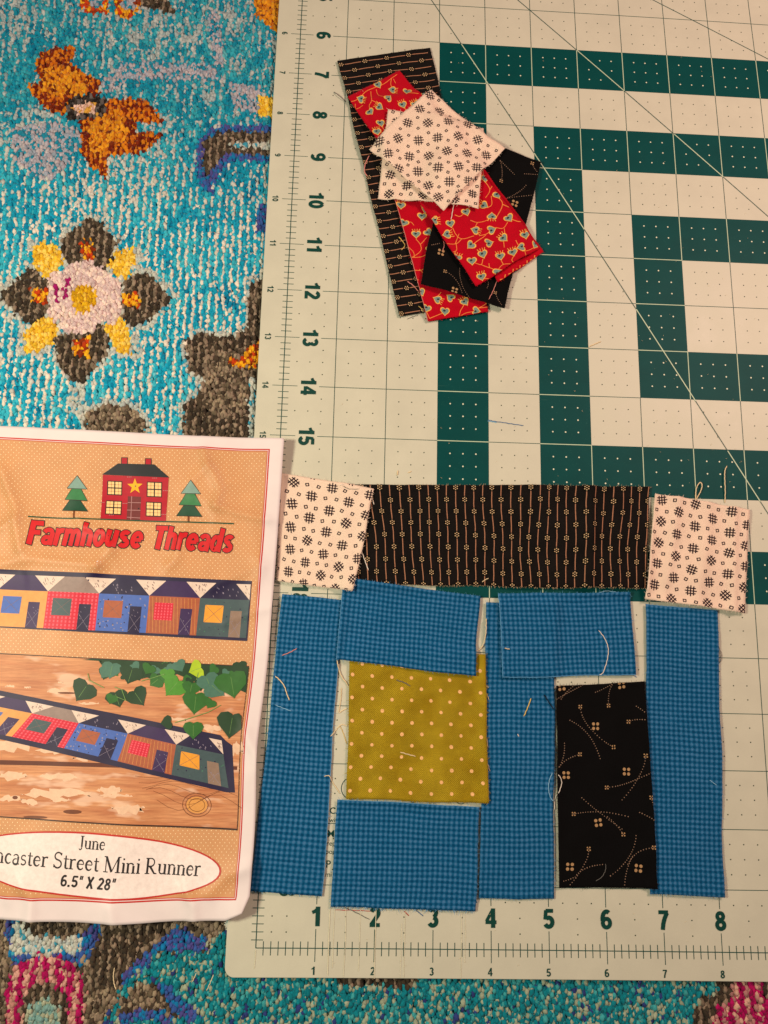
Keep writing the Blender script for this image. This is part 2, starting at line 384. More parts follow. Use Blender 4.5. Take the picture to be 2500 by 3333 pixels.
class Surf:
    """a thin sheet: a grid of points over (s, t) in inches; prints are laid on it"""
    def __init__(s, G, W, H): s.G = G; s.W = W; s.H = H; s.n = G.shape[0]-1; s.m = G.shape[1]-1
    def pos(s, a, b):
        a = np.asarray(a, float); b = np.asarray(b, float)
        x = np.clip(a/s.W*s.n, 0, s.n-1e-6); y = np.clip(b/s.H*s.m, 0, s.m-1e-6)
        i = x.astype(int); j = y.astype(int); u = (x-i)[:, None]; v = (y-j)[:, None]
        return (s.G[i, j]*(1-u)+s.G[i+1, j]*u)*(1-v) + (s.G[i, j+1]*(1-u)+s.G[i+1, j+1]*u)*v
    def st(s, p):                              # world xy -> (s, t), by Newton on the bilinear corners
        c = [s.G[0, 0, :2], s.G[-1, 0, :2], s.G[-1, -1, :2], s.G[0, -1, :2]]; u = v = 0.5; p = np.array(p)
        for _ in range(8):
            q = (c[0]*(1-u)+c[1]*u)*(1-v)+(c[3]*(1-u)+c[2]*u)*v
            du = (c[1]-c[0])*(1-v)+(c[2]-c[3])*v; dv = (c[3]-c[0])*(1-u)+(c[2]-c[1])*u
            d = np.linalg.solve(np.stack([du, dv], 1), p-q); u += d[0]; v += d[1]
        return u*s.W, v*s.H
    def prints(s, name, polys, parent, base=0.0034, eps=0.0010, m=0.004, cut=True, kind='stuff'):
        """polys: (points in (s, t), material, layer)"""
        names = []; bm = bmesh.new()
        for pts, mt, ly in polys:
            pts = convex_clip(pts, m, s.W-m, m, s.H-m)
            if len(pts) < 3: continue
            if mt not in names: names.append(mt)
            try: f = bm.faces.new([bm.verts.new((a, b, ly)) for a, b in pts]); f.material_index = names.index(mt)
            except ValueError: pass
        if cut and bm.verts:
            xs = [v.co.x for v in bm.verts]; ys = [v.co.y for v in bm.verts]
            for ax, (lo, hi, L, n) in enumerate(((min(xs), max(xs), s.W, s.n), (min(ys), max(ys), s.H, s.m))):
                for k in range(1, n):
                    q = L*k/n
                    if lo < q < hi:
                        bmesh.ops.bisect_plane(bm, geom=bm.verts[:]+bm.edges[:]+bm.faces[:], dist=1e-7, plane_co=(q, 0, 0) if ax == 0 else (0, q, 0), plane_no=(1, 0, 0) if ax == 0 else (0, 1, 0))
        bm.verts.index_update()
        V = np.array([v.co[:] for v in bm.verts]).reshape(-1, 3)
        F = [tuple(v.index for v in f.verts) for f in bm.faces]; mi = [f.material_index for f in bm.faces]; bm.free()
        P = s.pos(V[:, 0], V[:, 1]); P[:, 2] += base+eps*V[:, 2]
        # faces must look up
        F2 = []
        for f in F:
            a, b, c = P[f[0]], P[f[1]], P[f[2]]
            F2.append(f if (b[0]-a[0])*(c[1]-a[1])-(b[1]-a[1])*(c[0]-a[0]) > 0 else f[::-1])
        o = mk(name, P, F2, names, parent, mi=mi, uv=V[:, :2], smooth=True)
        if kind: o['kind'] = kind
        return o

# ------------------------------------------------------------------ rug
def build_rug():
    R1 = (0, 0, 0.5425); R2 = (0, 650, 0.5425); R5 = (700, 2550, 0.57263); R6 = (1550, 2550, 0.57263); R7 = (0, 2900, 0.51236)
    RH = -0.13
    root = mk('rug', [(-8.5, -4.9, -0.5), (34, -4.9, -0.5), (34, 22.9, -0.5), (-8.5, 22.9, -0.5), (-8.5, -4.9, -0.62), (34, -4.9, -0.62), (34, 22.9, -0.62), (-8.5, 22.9, -0.62)],
              [(0, 1, 2, 3), (7, 6, 5, 4), (0, 4, 5, 1), (1, 5, 6, 2), (2, 6, 7, 3), (3, 7, 4, 0)], 'rug_backing', loc=(4, 9, -0.62))
    tag(root, 'thick turquoise looped rug with brown, yellow and pink motifs under the cutting mat', 'rug')
    sp = 0.050
    xs = np.arange(-8.4, 11.6, sp); ys = np.arange(-4.8, 22.8, sp*0.98)
    I, J = np.meshgrid(np.arange(len(xs)), np.arange(len(ys)), indexing='ij'); I = I.ravel(); J = J.ravel()
    X = xs[I]; Y = ys[J] + (I % 2)*sp*0.45
    X = X + RNG.normal(0, 0.007, len(X)) - 0.045*(Y-8)*0.3; Y = Y + RNG.normal(0, 0.012, len(Y))
    keep = ~((X > -0.40) & (Y > -0.36)) | ((X < -0.40+0.0) & (Y < 0))
    sheet = ats([(-205, 1381), (928, 1436.5), (812, 2984), (-262, 2984)], None, 0.0); cx = sum(p[0] for p in sheet)/4; cy = sum(p[1] for p in sheet)/4
    keep &= ~inside([(cx+(x-cx)*.72, cy+(y-cy)*.80) for x, y in sheet], X, Y)          # nothing of the pile shows under the middle of the paper sheet
    X, Y, I, J = X[keep], Y[keep], I[keep], J[keep]; N = len(X)
    col = np.zeros((N, 3))
    def C(*rgb): return np.array(lin(rgb))
    # ground: teal and off-white yarn, in broken vertical ribs and drifts
    drift = vnoise(X*0.8, Y*0.8, 1)*0.6 + vnoise(X*2.1, Y*1.6, 2)*0.4
    ph3 = (I + np.floor(vnoise(X*0.35, Y*0.30, 9)*3).astype(int)) % 3
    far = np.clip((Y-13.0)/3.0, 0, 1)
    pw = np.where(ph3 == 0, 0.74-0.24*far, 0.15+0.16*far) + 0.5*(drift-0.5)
    run = vnoise(I*7.31, Y*(2.6+1.5*far), 4)*0.75 + 0.25*RNG.random(N)
    white = run < pw
    k = RNG.random(N)[:, None]; kk = RNG.random(N)
    tl = np.array([C(4, 122, 160), C(18, 150, 182), C(56, 176, 196), C(104, 192, 204), C(8, 104, 150)])
    lv = np.clip(vnoise(I*0.6, Y*5, 12)*0.55+vnoise(X*1.1, Y*1.1, 13)*0.25+0.3*RNG.random(N), 0, .999)
    col[:] = tl[np.array([4, 0, 0, 1, 1, 1, 2, 2, 2, 3])[(lv*10).astype(int)]]
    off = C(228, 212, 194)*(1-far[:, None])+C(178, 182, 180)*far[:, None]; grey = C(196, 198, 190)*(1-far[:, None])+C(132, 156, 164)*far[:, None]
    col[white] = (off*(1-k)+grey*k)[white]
    tone = np.clip(1-0.25*far, 0, 1)[:, None]; col[~white] *= tone[~white]  # teal darkened towards the far end: light falloff put into the yarn colour
    bot = Y < 0.2                              # lower rug edge: warm lamp light painted in as greener teal, flecked beige and violet
    k2 = RNG.random(N)
    colb = np.where((k2 < 0.55)[:, None], C(14, 120, 134), np.where((k2 < 0.72)[:, None], C(60, 152, 156), np.where((k2 < 0.95)[:, None], C(150, 160, 138), C(44, 58, 116))))
    col[bot] = colb[bot]
    def reg(crop, pts, fn):
        m = inside(ats(pts, crop, RH), X + RNG.normal(0, 0.018, N), Y + RNG.normal(0, 0.018, N))
        if m.any(): col[m] = fn(m)
    def pal(*cols, w=None):
        A = np.array([C(*c) for c in cols])
        return lambda m: A[RNG.choice(len(A), m.sum(), p=w)]
    def striped(a, b, nw=2):
        A = np.array([C(*c) for c in a]); B = np.array([C(*c) for c in b])
        def f(m):
            s = ((I[m] // nw) % 2 == 0) ^ (RNG.random(m.sum()) < 0.09)
            return np.where(s[:, None], A[RNG.choice(len(A), m.sum())], B[RNG.choice(len(B), m.sum())])
        return f
    def striped3(a, b):
        A = np.array([C(*c) for c in a]); B = np.array([C(*c) for c in b])
        def f(m):
            s = (I[m] % 3 != 0) ^ (RNG.random(m.sum()) < 0.08)
            return np.where(s[:, None], A[RNG.choice(len(A), m.sum())], B[RNG.choice(len(B), m.sum())])
        return f
    lil = pal((164, 160, 172), (146, 156, 172), (176, 168, 174), (30, 132, 160), w=[.24, .24, .20, .32])
    brown = striped3([(54, 46, 38), (70, 60, 48)], [(142, 124, 106), (116, 102, 86)])
    brownl = pal((128, 112, 96), (148, 132, 110), (98, 86, 70), (66, 56, 46))
    orange = pal((204, 132, 26), (216, 150, 34), (176, 96, 20), (112, 44, 16), w=[.38, .30, .2, .12])
    rust = striped([(96, 26, 12), (120, 40, 14)], [(202, 120, 22), (188, 100, 20)], 1)
    yellow = pal((226, 184, 50), (212, 166, 40), (232, 200, 92)); amber = pal((212, 144, 24), (184, 60, 18), (228, 170, 30), (132, 48, 16))
    pink = pal((214, 190, 186), (200, 176, 176), (226, 204, 192)); violet = pal((76, 74, 140), (52, 84, 150), (20, 112, 164))
    pale = pal((186, 188, 178), (168, 178, 176), (60, 150, 176), w=[.5, .35, .15])
    # lilac drifts
    reg(R1, [(600, 500), (740, 370), (1330, 385), (1340, 480), (770, 485), (640, 600)], lil)
    reg(R1, [(1240, 60), (1310, 60), (1350, 400), (1290, 400)], lil)
    reg(R1, [(90, 760), (330, 730), (480, 760), (480, 900), (330, 1090), (180, 1050), (70, 930)], lil)
    reg(R1, [(1380, 500), (1560, 520), (1540, 700), (1400, 640)], lil)
    # bird-like orange motif
    reg(R1, [(230, 325), (290, 290), (470, 290), (420, 380), (500, 440), (612, 488), (590, 575), (520, 570), (420, 600), (400, 685), (280, 662), (220, 602), (158, 512), (250, 490), (222, 440)], rust)
    reg(R1, [(270, 420), (400, 400), (540, 500), (520, 560), (380, 590), (300, 560), (240, 540)], orange)
    reg(R1, [(630, 598), (845, 598), (920, 650), (995, 738), (820, 742), (820, 790), (992, 795), (890, 890), (845, 932), (650, 932), (640, 1085), (500, 955), (483, 820), (490, 718), (600, 715)], rust)
    reg(R1, [(540, 740), (700, 650), (760, 760), (780, 830), (650, 880), (600, 960), (540, 930), (520, 800)], orange)
    reg(R1, [(400, 600), (540, 560), (640, 590), (620, 716), (400, 718)], pal((34, 28, 26), (58, 50, 46), (96, 88, 86)))
    reg(R1, [(440, 622), (570, 612), (588, 680), (450, 690)], pal((206, 168, 148), (214, 180, 168), (200, 150, 60)))
    # top edge bits
    reg(R1, [(480, -80), (655, -80), (650, 90), (560, 96), (490, 70)], amber); reg(R1, [(540, -80), (630, -80), (620, 50), (545, 50)], lil)
    reg(R1, [(670, -80), (850, -80), (845, 80), (760, 115), (690, 90)], amber); reg(R1, [(720, -80), (810, -80), (810, 60), (730, 60)], lil)
    reg(R1, [(830, -80), (960, -80), (1045, 72), (960, 70), (850, 40)], brown)
    reg(R1, [(1500, -80), (1760, -80), (1760, 260), (1640, 175), (1540, 100)], orange)
    reg(R1, [(1545, 580), (1700, 570), (1700, 690), (1560, 690)], yellow)
    # hooked grey motif with violet outline
    reg(R1, [(1180, 870), (1270, 760), (1720, 745), (1720, 985), (1400, 965), (1290, 1080), (1275, 1170), (1225, 1150), (1180, 1060)], violet)
    reg(R1, [(1222, 850), (1300, 795), (1720, 795), (1720, 935), (1345, 925), (1235, 1062), (1212, 960)], brown)
    reg(R1, [(1380, 862), (1720, 852), (1720, 890), (1390, 894)], pale)
    reg(R1, [(1545, 1230), (1620, 1230), (1610, 1405), (1535, 1390)], violet)
    # flower
    for p in ([(820, 280), (880, 330), (830, 420), (780, 470)], [(780, 800), (850, 810), (850, 945), (780, 940)], [(420, 1110), (530, 1105), (520, 1330), (410, 1300)], [(120, 760), (220, 745), (150, 830)]): reg(R2, p, pale)
    for p in ([(420, 190), (550, 98), (650, 190), (705, 260), (640, 440), (420, 400), (355, 310)], [(-5, 575), (180, 405), (290, 480), (292, 695), (200, 742), (80, 690)], [(735, 560), (750, 465), (880, 435), (1045, 592), (880, 742), (780, 772)], [(325, 830), (600, 735), (665, 840), (640, 930), (480, 1115), (345, 940)], [(515, 1290), (620, 1228), (770, 1228), (875, 1320), (870, 1700), (500, 1700)], [(188, 290), (250, 248), (335, 445), (270, 475)], [(645, 390), (815, 283), (812, 380), (762, 475)], [(138, 820), (335, 715), (250, 915), (150, 918)], [(615, 760), (740, 700), (782, 935), (690, 895)]):
        cx, cy = sum(q[0] for q in p)/len(p), sum(q[1] for q in p)/len(p); reg(R2, [(cx+(x-cx)*1.0+28*np.sign(x-cx), cy+(y-cy)*1.0+28*np.sign(y-cy)) for x, y in p], pale)
    reg(R2, [(420, 190), (550, 98), (650, 190), (705, 260), (640, 440), (540, 370), (420, 400), (355, 310), (375, 240)], brown)
    reg(R2, [(-5, 575), (100, 480), (180, 405), (235, 440), (290, 480), (292, 695), (200, 742), (80, 690)], brown)
    reg(R2, [(735, 560), (750, 465), (880, 435), (965, 520), (1045, 592), (960, 665), (880, 742), (780, 772), (735, 700)], brown)
    reg(R2, [(325, 830), (420, 790), (560, 770), (600, 735), (665, 840), (640, 930), (545, 1050), (480, 1115), (380, 1055), (345, 940)], brown)
    reg(R2, [(188, 290), (250, 248), (325, 270), (385, 370), (335, 445), (270, 475), (210, 380)], yellow)
    reg(R2, [(645, 390), (700, 320), (815, 283), (812, 380), (762, 475), (660, 432)], yellow)
    reg(R2, [(230, 715), (335, 715), (345, 825), (250, 915), (150, 918), (138, 820)], yellow)
    reg(R2, [(615, 760), (740, 700), (772, 790), (782, 935), (690, 895)], yellow)
    reg(R2, [(285, 470), (430, 390), (540, 360), (650, 440), (725, 500), (735, 640), (705, 740), (590, 742), (560, 805), (400, 805), (300, 700)], pink)
    reg(R2, disc((505, 595), 76, 14, 84), pal((214, 168, 26), (196, 148, 20), (224, 184, 60)))
    reg(R2, [(320, 515), (350, 515), (360, 630), (330, 630)], pal((160, 24, 104), (140, 20, 90))); reg(R2, [(385, 478), (415, 478), (408, 592), (380, 592)], pal((160, 24, 104), (150, 30, 96)))
    for p in ([(485, 248), (565, 248), (572, 365), (490, 345)], [(188, 538), (288, 542), (284, 628), (200, 622)], [(725, 575), (830, 552), (834, 640), (735, 635)], [(438, 850), (535, 812), (532, 935), (440, 930)]): reg(R2, p, amber)
    # big grey-brown motif running under the mat
    reg(R2, [(1090, 880), (1180, 780), (1440, 800), (1460, 700), (1480, 460), (1700, 440), (1700, 1700), (1040, 1700), (1070, 1220), (1170, 1140), (1180, 1080), (1100, 1040)], pale)
    reg(R2, [(1500, 490), (1700, 465), (1700, 1700), (1085, 1700), (1105, 1225), (1200, 1160), (1235, 1060), (1130, 1030), (1110, 850), (1200, 810), (1420, 820), (1492, 740), (1478, 640)], brown)
    reg(R2, [(1240, 930), (1480, 880), (1480, 1300), (1240, 1300)], brownl); reg(R2, [(1495, 1060), (1540, 1060), (1530, 1440), (1490, 1440)], pale)
    reg(R2, [(1355, 960), (1440, 950), (1500, 880), (1560, 845), (1560, 1000), (1400, 1012)], amber)
    reg(R2, [(515, 1290), (620, 1228), (770, 1228), (875, 1320), (870, 1700), (500, 1700)], brownl)
    # lower left corner of the rug
    reg(R7, [(-300, -200), (1440, -200), (1440, 190), (1330, 330), (1300, 380), (1000, 390), (930, 440), (780, 560), (740, 720), (600, 900), (-300, 900)], brownl)
    reg(R7, [(600, 180), (1120, 180), (960, 360), (930, 430), (800, 540), (730, 620), (560, 640), (600, 400)], brown)
    reg(R7, [(40, 150), (120, 150), (160, 300), (400, 320), (500, 290), (660, 150), (660, 240), (600, 350), (510, 480), (430, 430), (180, 420), (90, 490), (30, 300)], violet)
    reg(R7, [(90, 160), (180, 210), (200, 290), (520, 290), (520, 400), (150, 420), (60, 400)], pale); reg(R7, [(180, 150), (520, 150), (510, 285), (250, 290), (170, 260)], brown)
    reg(R7, [(1120, 230), (1320, 310), (1300, 385), (1010, 385), (830, 560), (760, 620), (770, 540), (930, 390), (1010, 320)], violet)
    reg(R7, [(20, 1000), (50, 560), (130, 448), (200, 418), (400, 422), (490, 480), (535, 550), (545, 1000)], striped([(150, 14, 78), (170, 20, 90)], [(196, 150, 136), (170, 120, 110)]))
    reg(R7, [(110, 1000), (150, 690), (220, 600), (290, 575), (370, 600), (430, 680), (440, 1000)], brown)
    reg(R7, [(150, 1000), (170, 740), (300, 660), (380, 740), (390, 1000)], pal((140, 164, 152), (112, 150, 146), (160, 164, 140)))
    reg(R7, [(720, 820), (830, 595), (1000, 585), (1110, 720), (1150, 820), (1100, 800), (920, 750), (740, 800)], brownl)
    reg(R7, [(990, 600), (1060, 590), (1180, 700), (1280, 800), (1200, 830), (1110, 780)], violet); reg(R7, [(740, 800), (920, 748), (1110, 795), (1100, 860), (900, 800), (760, 880)], violet)
    reg(R5, [(690, 1060), (1150, 1060), (1150, 1160), (960, 1160), (940, 1140), (760, 1150), (700, 1135)], brown)
    reg(R6, [(1240, 1500), (1225, 1300), (1300, 1210), (1365, 1200), (1395, 1060), (1900, 1060), (1900, 1500)], brown)
    reg(R6, [(1440, 1060), (1600, 1060), (1640, 1200), (1900, 1220), (1900, 1500), (1325, 1500), (1345, 1270), (1455, 1258)], striped([(150, 12, 78), (168, 16, 88)], [(200, 158, 140), (170, 120, 116)]))
    col *= (0.90 + 0.30*RNG.random((N, 1)))
    # tufts: little leaning domes
    ns = 5
    r = 0.041*(0.80+0.45*RNG.random(N)); lean = RNG.normal(0, 0.020, (N, 2)); top = -0.085 + RNG.normal(0, 0.012, N) - 0.03*vnoise(X*0.8, Y*0.8, 6)
    near = np.maximum(np.maximum(-0.5-X, -0.46-Y), 0)      # pile is pressed down beside the mat
    top -= 0.035*np.exp(-near/0.12)
    g = gz(X, Y); ph = RNG.random(N)*6.28
    V = np.zeros((N, 2*ns+1, 3))
    for q in range(ns):
        a = ph + 2*math.pi*q/ns; jr = r*(0.70+0.55*RNG.random(N))
        V[:, q] = np.stack([X+0.9*r*np.cos(a), Y+1.1*r*np.sin(a), g-0.36], 1)
        V[:, ns+q] = np.stack([X+lean[:, 0]*.7+jr*np.cos(a), Y+lean[:, 1]*.7+1.4*jr*np.sin(a), g+top-0.026+RNG.normal(0, 0.010, N)], 1)
    V[:, 2*ns] = np.stack([X+lean[:, 0], Y+lean[:, 1], g+top], 1)
    base = np.arange(N)[:, None]*(2*ns+1); quads = []; tris = []
    for q in range(ns):
        q2 = (q+1) % ns
        quads.append(base+np.array([[q, q2, ns+q2, ns+q]])); tris.append(base+np.array([[ns+q, ns+q2, 2*ns]]))
    quads = np.concatenate(quads); tris = np.concatenate(tris)
    me = bpy.data.meshes.new('pile'); VV = ((V.reshape(-1, 3)-origin(root))*S).astype(np.float32)
    me.vertices.add(len(VV)); me.vertices.foreach_set('co', VV.ravel())
    lv = np.concatenate([quads.ravel(), tris.ravel()]).astype(np.int32); me.loops.add(len(lv)); me.loops.foreach_set('vertex_index', lv)
    npoly = len(quads)+len(tris); me.polygons.add(npoly)
    me.polygons.foreach_set('loop_start', np.concatenate([np.arange(len(quads))*4, len(quads)*4+np.arange(len(tris))*3]).astype(np.int32))
    me.polygons.foreach_set('use_smooth', np.ones(npoly, bool))
    me.update(calc_edges=True); me.validate()
    at_ = me.attributes.new('yarn', 'FLOAT_COLOR', 'POINT')
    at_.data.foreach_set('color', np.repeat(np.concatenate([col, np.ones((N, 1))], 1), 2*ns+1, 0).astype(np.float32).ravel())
    me.materials.append(MATS['rug_yarn'])
    p = link('pile', me, root); p['kind'] = 'stuff'; p['label'] = 'dense looped yarn pile of the rug'
build_rug()

# ------------------------------------------------------------------ cutting mat
MX0, MX1, MY0, MY1, MT = -0.5, 36.5, -0.46, 24.46, 0.085
def build_mat():
    # outline with rounded corners, filled by a grid that is pulled inside the outline
    rad = 0.16
    def corner(x, y):                          # squeeze the outer ring into rounded corners
        cx = min(max(x, MX0+rad), MX1-rad); cy = min(max(y, MY0+rad), MY1-rad); dx, dy = x-cx, y-cy; d = math.hypot(dx, dy)
        if dx and dy and d > 1e-9:
            k = rad/d*max(abs(dx), abs(dy))/rad
            return cx+dx*k, cy+dy*k
        return x, y
    gxs = sorted(set(np.round(np.concatenate([MX0+rad*np.linspace(0, 1, 9), np.arange(0, 36.01, 0.5), MX1-rad*np.linspace(0, 1, 9)]), 5)))
    gys = sorted(set(np.round(np.concatenate([MY0+rad*np.linspace(0, 1, 9), np.arange(0, 24.01, 0.5), MY1-rad*np.linspace(0, 1, 9)]), 5)))
    nx, ny = len(gxs), len(gys); V = []; F = []
    for b in (0, 1):
        for x in gxs:
            for y in gys:
                X, Y = corner(x, y); V.append((X, Y, float(gz(X, Y)) - b*MT))
    k = nx*ny; id_ = lambda i, j: i*ny+j
    for i in range(nx-1):
        for j in range(ny-1):
            q = (id_(i, j), id_(i+1, j), id_(i+1, j+1), id_(i, j+1)); F.append(q); F.append(tuple(v+k for v in q[::-1]))
    ring = [id_(i, 0) for i in range(nx)] + [id_(nx-1, j) for j in range(1, ny)] + [id_(i, ny-1) for i in range(nx-2, -1, -1)] + [id_(0, j) for j in range(ny-2, 0, -1)]
    for a, b in zip(ring, ring[1:]+ring[:1]): F.append((b, a, a+k, b+k))
    mat = mk('cutting_mat', V, F, 'cutting_mat_vinyl', loc=(0, 0, -MT))
    bv = mat.modifiers.new('edge', 'BEVEL'); bv.width = 0.012*S; bv.segments = 2; bv.limit_method = 'ANGLE'; bv.angle_limit = math.radians(60)
    tag(mat, 'large cream cutting mat with green inch grid and numbers lying on the rug', 'cutting mat')
    def flat(name, polys, layer, m):
        V = []; F = []
        for p in polys:
            a = sum(p[i][0]*p[(i+1) % len(p)][1]-p[(i+1) % len(p)][0]*p[i][1] for i in range(len(p)))
            if a < 0: p = p[::-1]
            F.append(tuple(range(len(V), len(V)+len(p)))); V += [(x, y, 0) for x, y in p]
        V = np.array(V); V[:, 2] = gz(V[:, 0], V[:, 1]) + 0.0022*layer
        o = mk(name, V, F, m, mat)
        if len(polys) > 12 and name != 'printed_band': o['kind'] = 'stuff'
        return o
    def seg(x0, y0, x1, y1, w):                # a straight line cut into short lengths so that it follows the mat
        n = max(1, int(math.hypot(x1-x0, y1-y0)/0.5)); return stroke([(x0+(x1-x0)*k/n, y0+(y1-y0)*k/n) for k in range(n+1)], w)
    Yr = lambda r: 24-r
    rings = [(3, 33, 6, 18), (5, 31, 8, 16), (7, 29, 10, 14)]
    def green(cx, cy):                         # is the inch cell (left edge cx, upper row cy) printed green
        for x0, x1, r0, r1 in rings:
            if x0 <= cx < x1 and r0 <= cy < r1 and not (x0+1 <= cx < x1-1 and r0+1 <= cy < r1-1): return True
        return False
    G = [[], [], []]; dark = []; light = []; dd = []; dl = []; lw = 0.011
    for cx in range(0, 36):
        for r in range(0, 24):
            if green(cx, r):
                G[min(2, (min(cx, 35-cx, r-3, 20-r)-3)//2)] += [[(cx+i*.5, Yr(r+j*.5)), (cx+i*.5, Yr(r+j*.5+.5)), (cx+i*.5+.5, Yr(r+j*.5+.5)), (cx+i*.5+.5, Yr(r+j*.5))] for i in (0, 1) for j in (0, 1)]
    def gridline(vertical, k, a0, a1):
        for c in range(int(math.floor(a0)), int(math.ceil(a1))):
            s0, s1 = max(a0, c), min(a1, c+1)
            if vertical: l, rr = green(k-1, c), green(k, c)
            else: l, rr = green(c, k-1), green(c, k)
            if l and rr: tgt, w = light, 0.016
            elif l or rr: continue
            else: tgt, w = dark, lw
            tgt += seg(k, Yr(s0), k, Yr(s1), w) if vertical else seg(s0, Yr(k), s1, Yr(k), w)
    for x in range(1, 36): gridline(True, x, 1, 23.31)
    for r in range(1, 24): gridline(False, r, 0.7, 35)
    # rulers
    dark += seg(0, 24, 0, 0, 0.015) + seg(0, 0, 36, 0, 0.015)
    for k in range(1, 24*8):
        y = 24-k/8
        if k % 8 == 0: dark += seg(-0.20, y, -0.008, y, 0.010) + seg(0.008, y, 0.28, y, 0.010)
        else: dark += seg(-0.085, y, -0.008, y, 0.012) + seg(0.008, y, 0.115, y, 0.012)
    for k in range(1, 36*8):
        x = k/8
        if k % 8 == 0: dark += seg(x, 0.30, x, 0.008, 0.011) + seg(x, -0.008, x, -0.21, 0.011)
        else: dark += seg(x, 0.105, x, 0.008, 0.012) + seg(x, -0.008, x, -0.115, 0.012)
    def dot(x, r, g): (dl if g else dd).append(disc((x, Yr(r)), 0.016 if g else 0.0125, 7))
    for cx in range(1, 35):
        for r in range(1, 23):
            for a in (.25, .5, .75):
                for b in (.25, .5, .75):
                    if cx < 16: dot(cx+a, r+b, green(cx, r))
    for r in range(0, 23):
        for a in (.25, .5, .75): dot(a, r+.5, False)
        dot(.75, r+.25, False); dot(.75, r+.75, False)
    for cx in range(1, 35):
        for a in (.25, .5, .75): dot(cx+a, 23.25, False)
        dot(cx+.5, 23.5, False); dot(cx+.5, 23.75, False)
    for a in (.25, .5):
        for b in (.5, .75): dot(a, 23+b, False)
    [flat('printed_band', g, 1, 'printed_green') for g in G]; flat('grid_line', dark, 2, 'printed_line_green'); flat('grid_line_on_band', light, 2.4, 'printed_line_light')
    flat('quarter_inch_dot', dd, 1.4, 'printed_dot_dark'); flat('quarter_inch_dot_on_band', dl, 1.6, 'printed_dot_light')
    # 30, 45 and 60 degree guides from the upper left corner
    for i, (ang, length) in enumerate(((30, 30), (45, 30), (60, 25))):
        t = math.tan(math.radians(ang)); dk = []; lt = []; step = 0.05; L = 0.5
        while True:
            a = (L*math.cos(math.radians(ang)), L*math.sin(math.radians(ang))); L += step
            b = (L*math.cos(math.radians(ang)), L*math.sin(math.radians(ang)))
            if b[0] > 35 or b[1] > 23: break
            g = green(int(a[0]+1e-6), int(a[1]+1e-6))
            (lt if g else dk).extend(stroke([(a[0], Yr(a[1])), (b[0], Yr(b[1]))], 0.020 if g else 0.013))
        flat('angle_line', dk, 2.8+i*.25, 'printed_line_green')
        if lt: flat('angle_line_on_band', lt, 3.0+i*.25, 'printed_line_light')
    def numeral(s, x, y, h, rot, bold=0.225, m='printed_numeral_green', layer=3.8, name='numeral', wide=1.0):
        pl, w = sans(s, bold); V = []; F = []; L = []
        for q, ly in pl:
            a = sum(q[i][0]*q[(i+1) % 4][1]-q[(i+1) % 4][0]*q[i][1] for i in range(4))
            F.append(tuple(range(len(V), len(V)+4))); V += (q if a > 0 else q[::-1]); L += [ly]*4
        V = (np.array(V)-(w/2, 0.5))*h; V[:, 0] *= wide
        if rot: V = np.stack([V[:, 1], -V[:, 0]], 1)
        V = V + (x, y); P = np.column_stack([V, gz(V[:, 0], V[:, 1])+0.0022*(layer+np.array(L))])
        return mk(name, P, F, m, mat)
    for r in range(1, 24):
        numeral(str(r), 0.495, Yr(r), 0.295, True, wide=1.02); numeral(str(r), -0.335, Yr(r), 0.118, True, 0.17)
    for x in range(1, 36):
        numeral(str(x), x, 0.5, 0.31, False, wide=1.02); numeral(str(x), x-0.02, -0.345, 0.128, False, 0.17)
    # small printed care notes and the oval mark that peep out between the patches
    C5 = (700, 2550, 0.57263)
    for s, px, py, h in (('CARE', 652, 172, 0.105), ('with', 648, 220, 0.075), ('M', 640, 305, 0.115), ('rep', 636, 353, 0.078), ('pou', 630, 400, 0.078), ('P', 632, 478, 0.115), ('mi', 628, 530, 0.078), ('a', 1488, 362, 0.07), ('a', 1482, 540, 0.07)):
        x, y = at(C5[0]+px*C5[2], C5[1]+py*C5[2]); V, F = text2d(s, 0.012 if h > 0.1 else 0.0); V = V*h; V[:, 0] -= V[:, 0].min(); V = V + (x, y)
        mk('care_note', np.column_stack([V, gz(V[:, 0], V[:, 1])+0.0022*2]), F, 'printed_numeral_green', mat)
    oval = []
    for cx, cy, rx, ry in ((1145, 2566, 34, 34), (1345, 2595, 16, 16), (1500, 2598, 18, 20)):
        c = at(cx, cy); a = at(cx+rx, cy); r = math.hypot(a[0]-c[0], a[1]-c[1]); p = disc(c, r, 22); oval += stroke(p+[p[0]], 0.013)
    flat('maker_mark', oval, 2, 'printed_numeral_green')
    # scars left by the rotary cutter
    sc = []
    for x, a, b, w in ((1.235, 0.75, -0.42, .010), (1.31, 0.74, -0.30, .006), (1.50, 0.74, -0.44, .007), (1.75, 0.70, -0.35, .006), (2.02, 0.7, -0.46, .010), (2.52, 0.7, -0.44, .006), (2.46, 0.4, -0.44, .005), (3.49, 0.65, -0.44, .006), (3.55, 0.6, -0.2, .005), (0.0, -0.03, -0.32, .008)):
        sc += stroke([(x, a), (x+.012*math.sin(x*9), (a+b)/2), (x-.01, b)], w)
    flat('cut_scar', sc, 5.0, 'score_mark')
    return mat
MAT = build_mat()

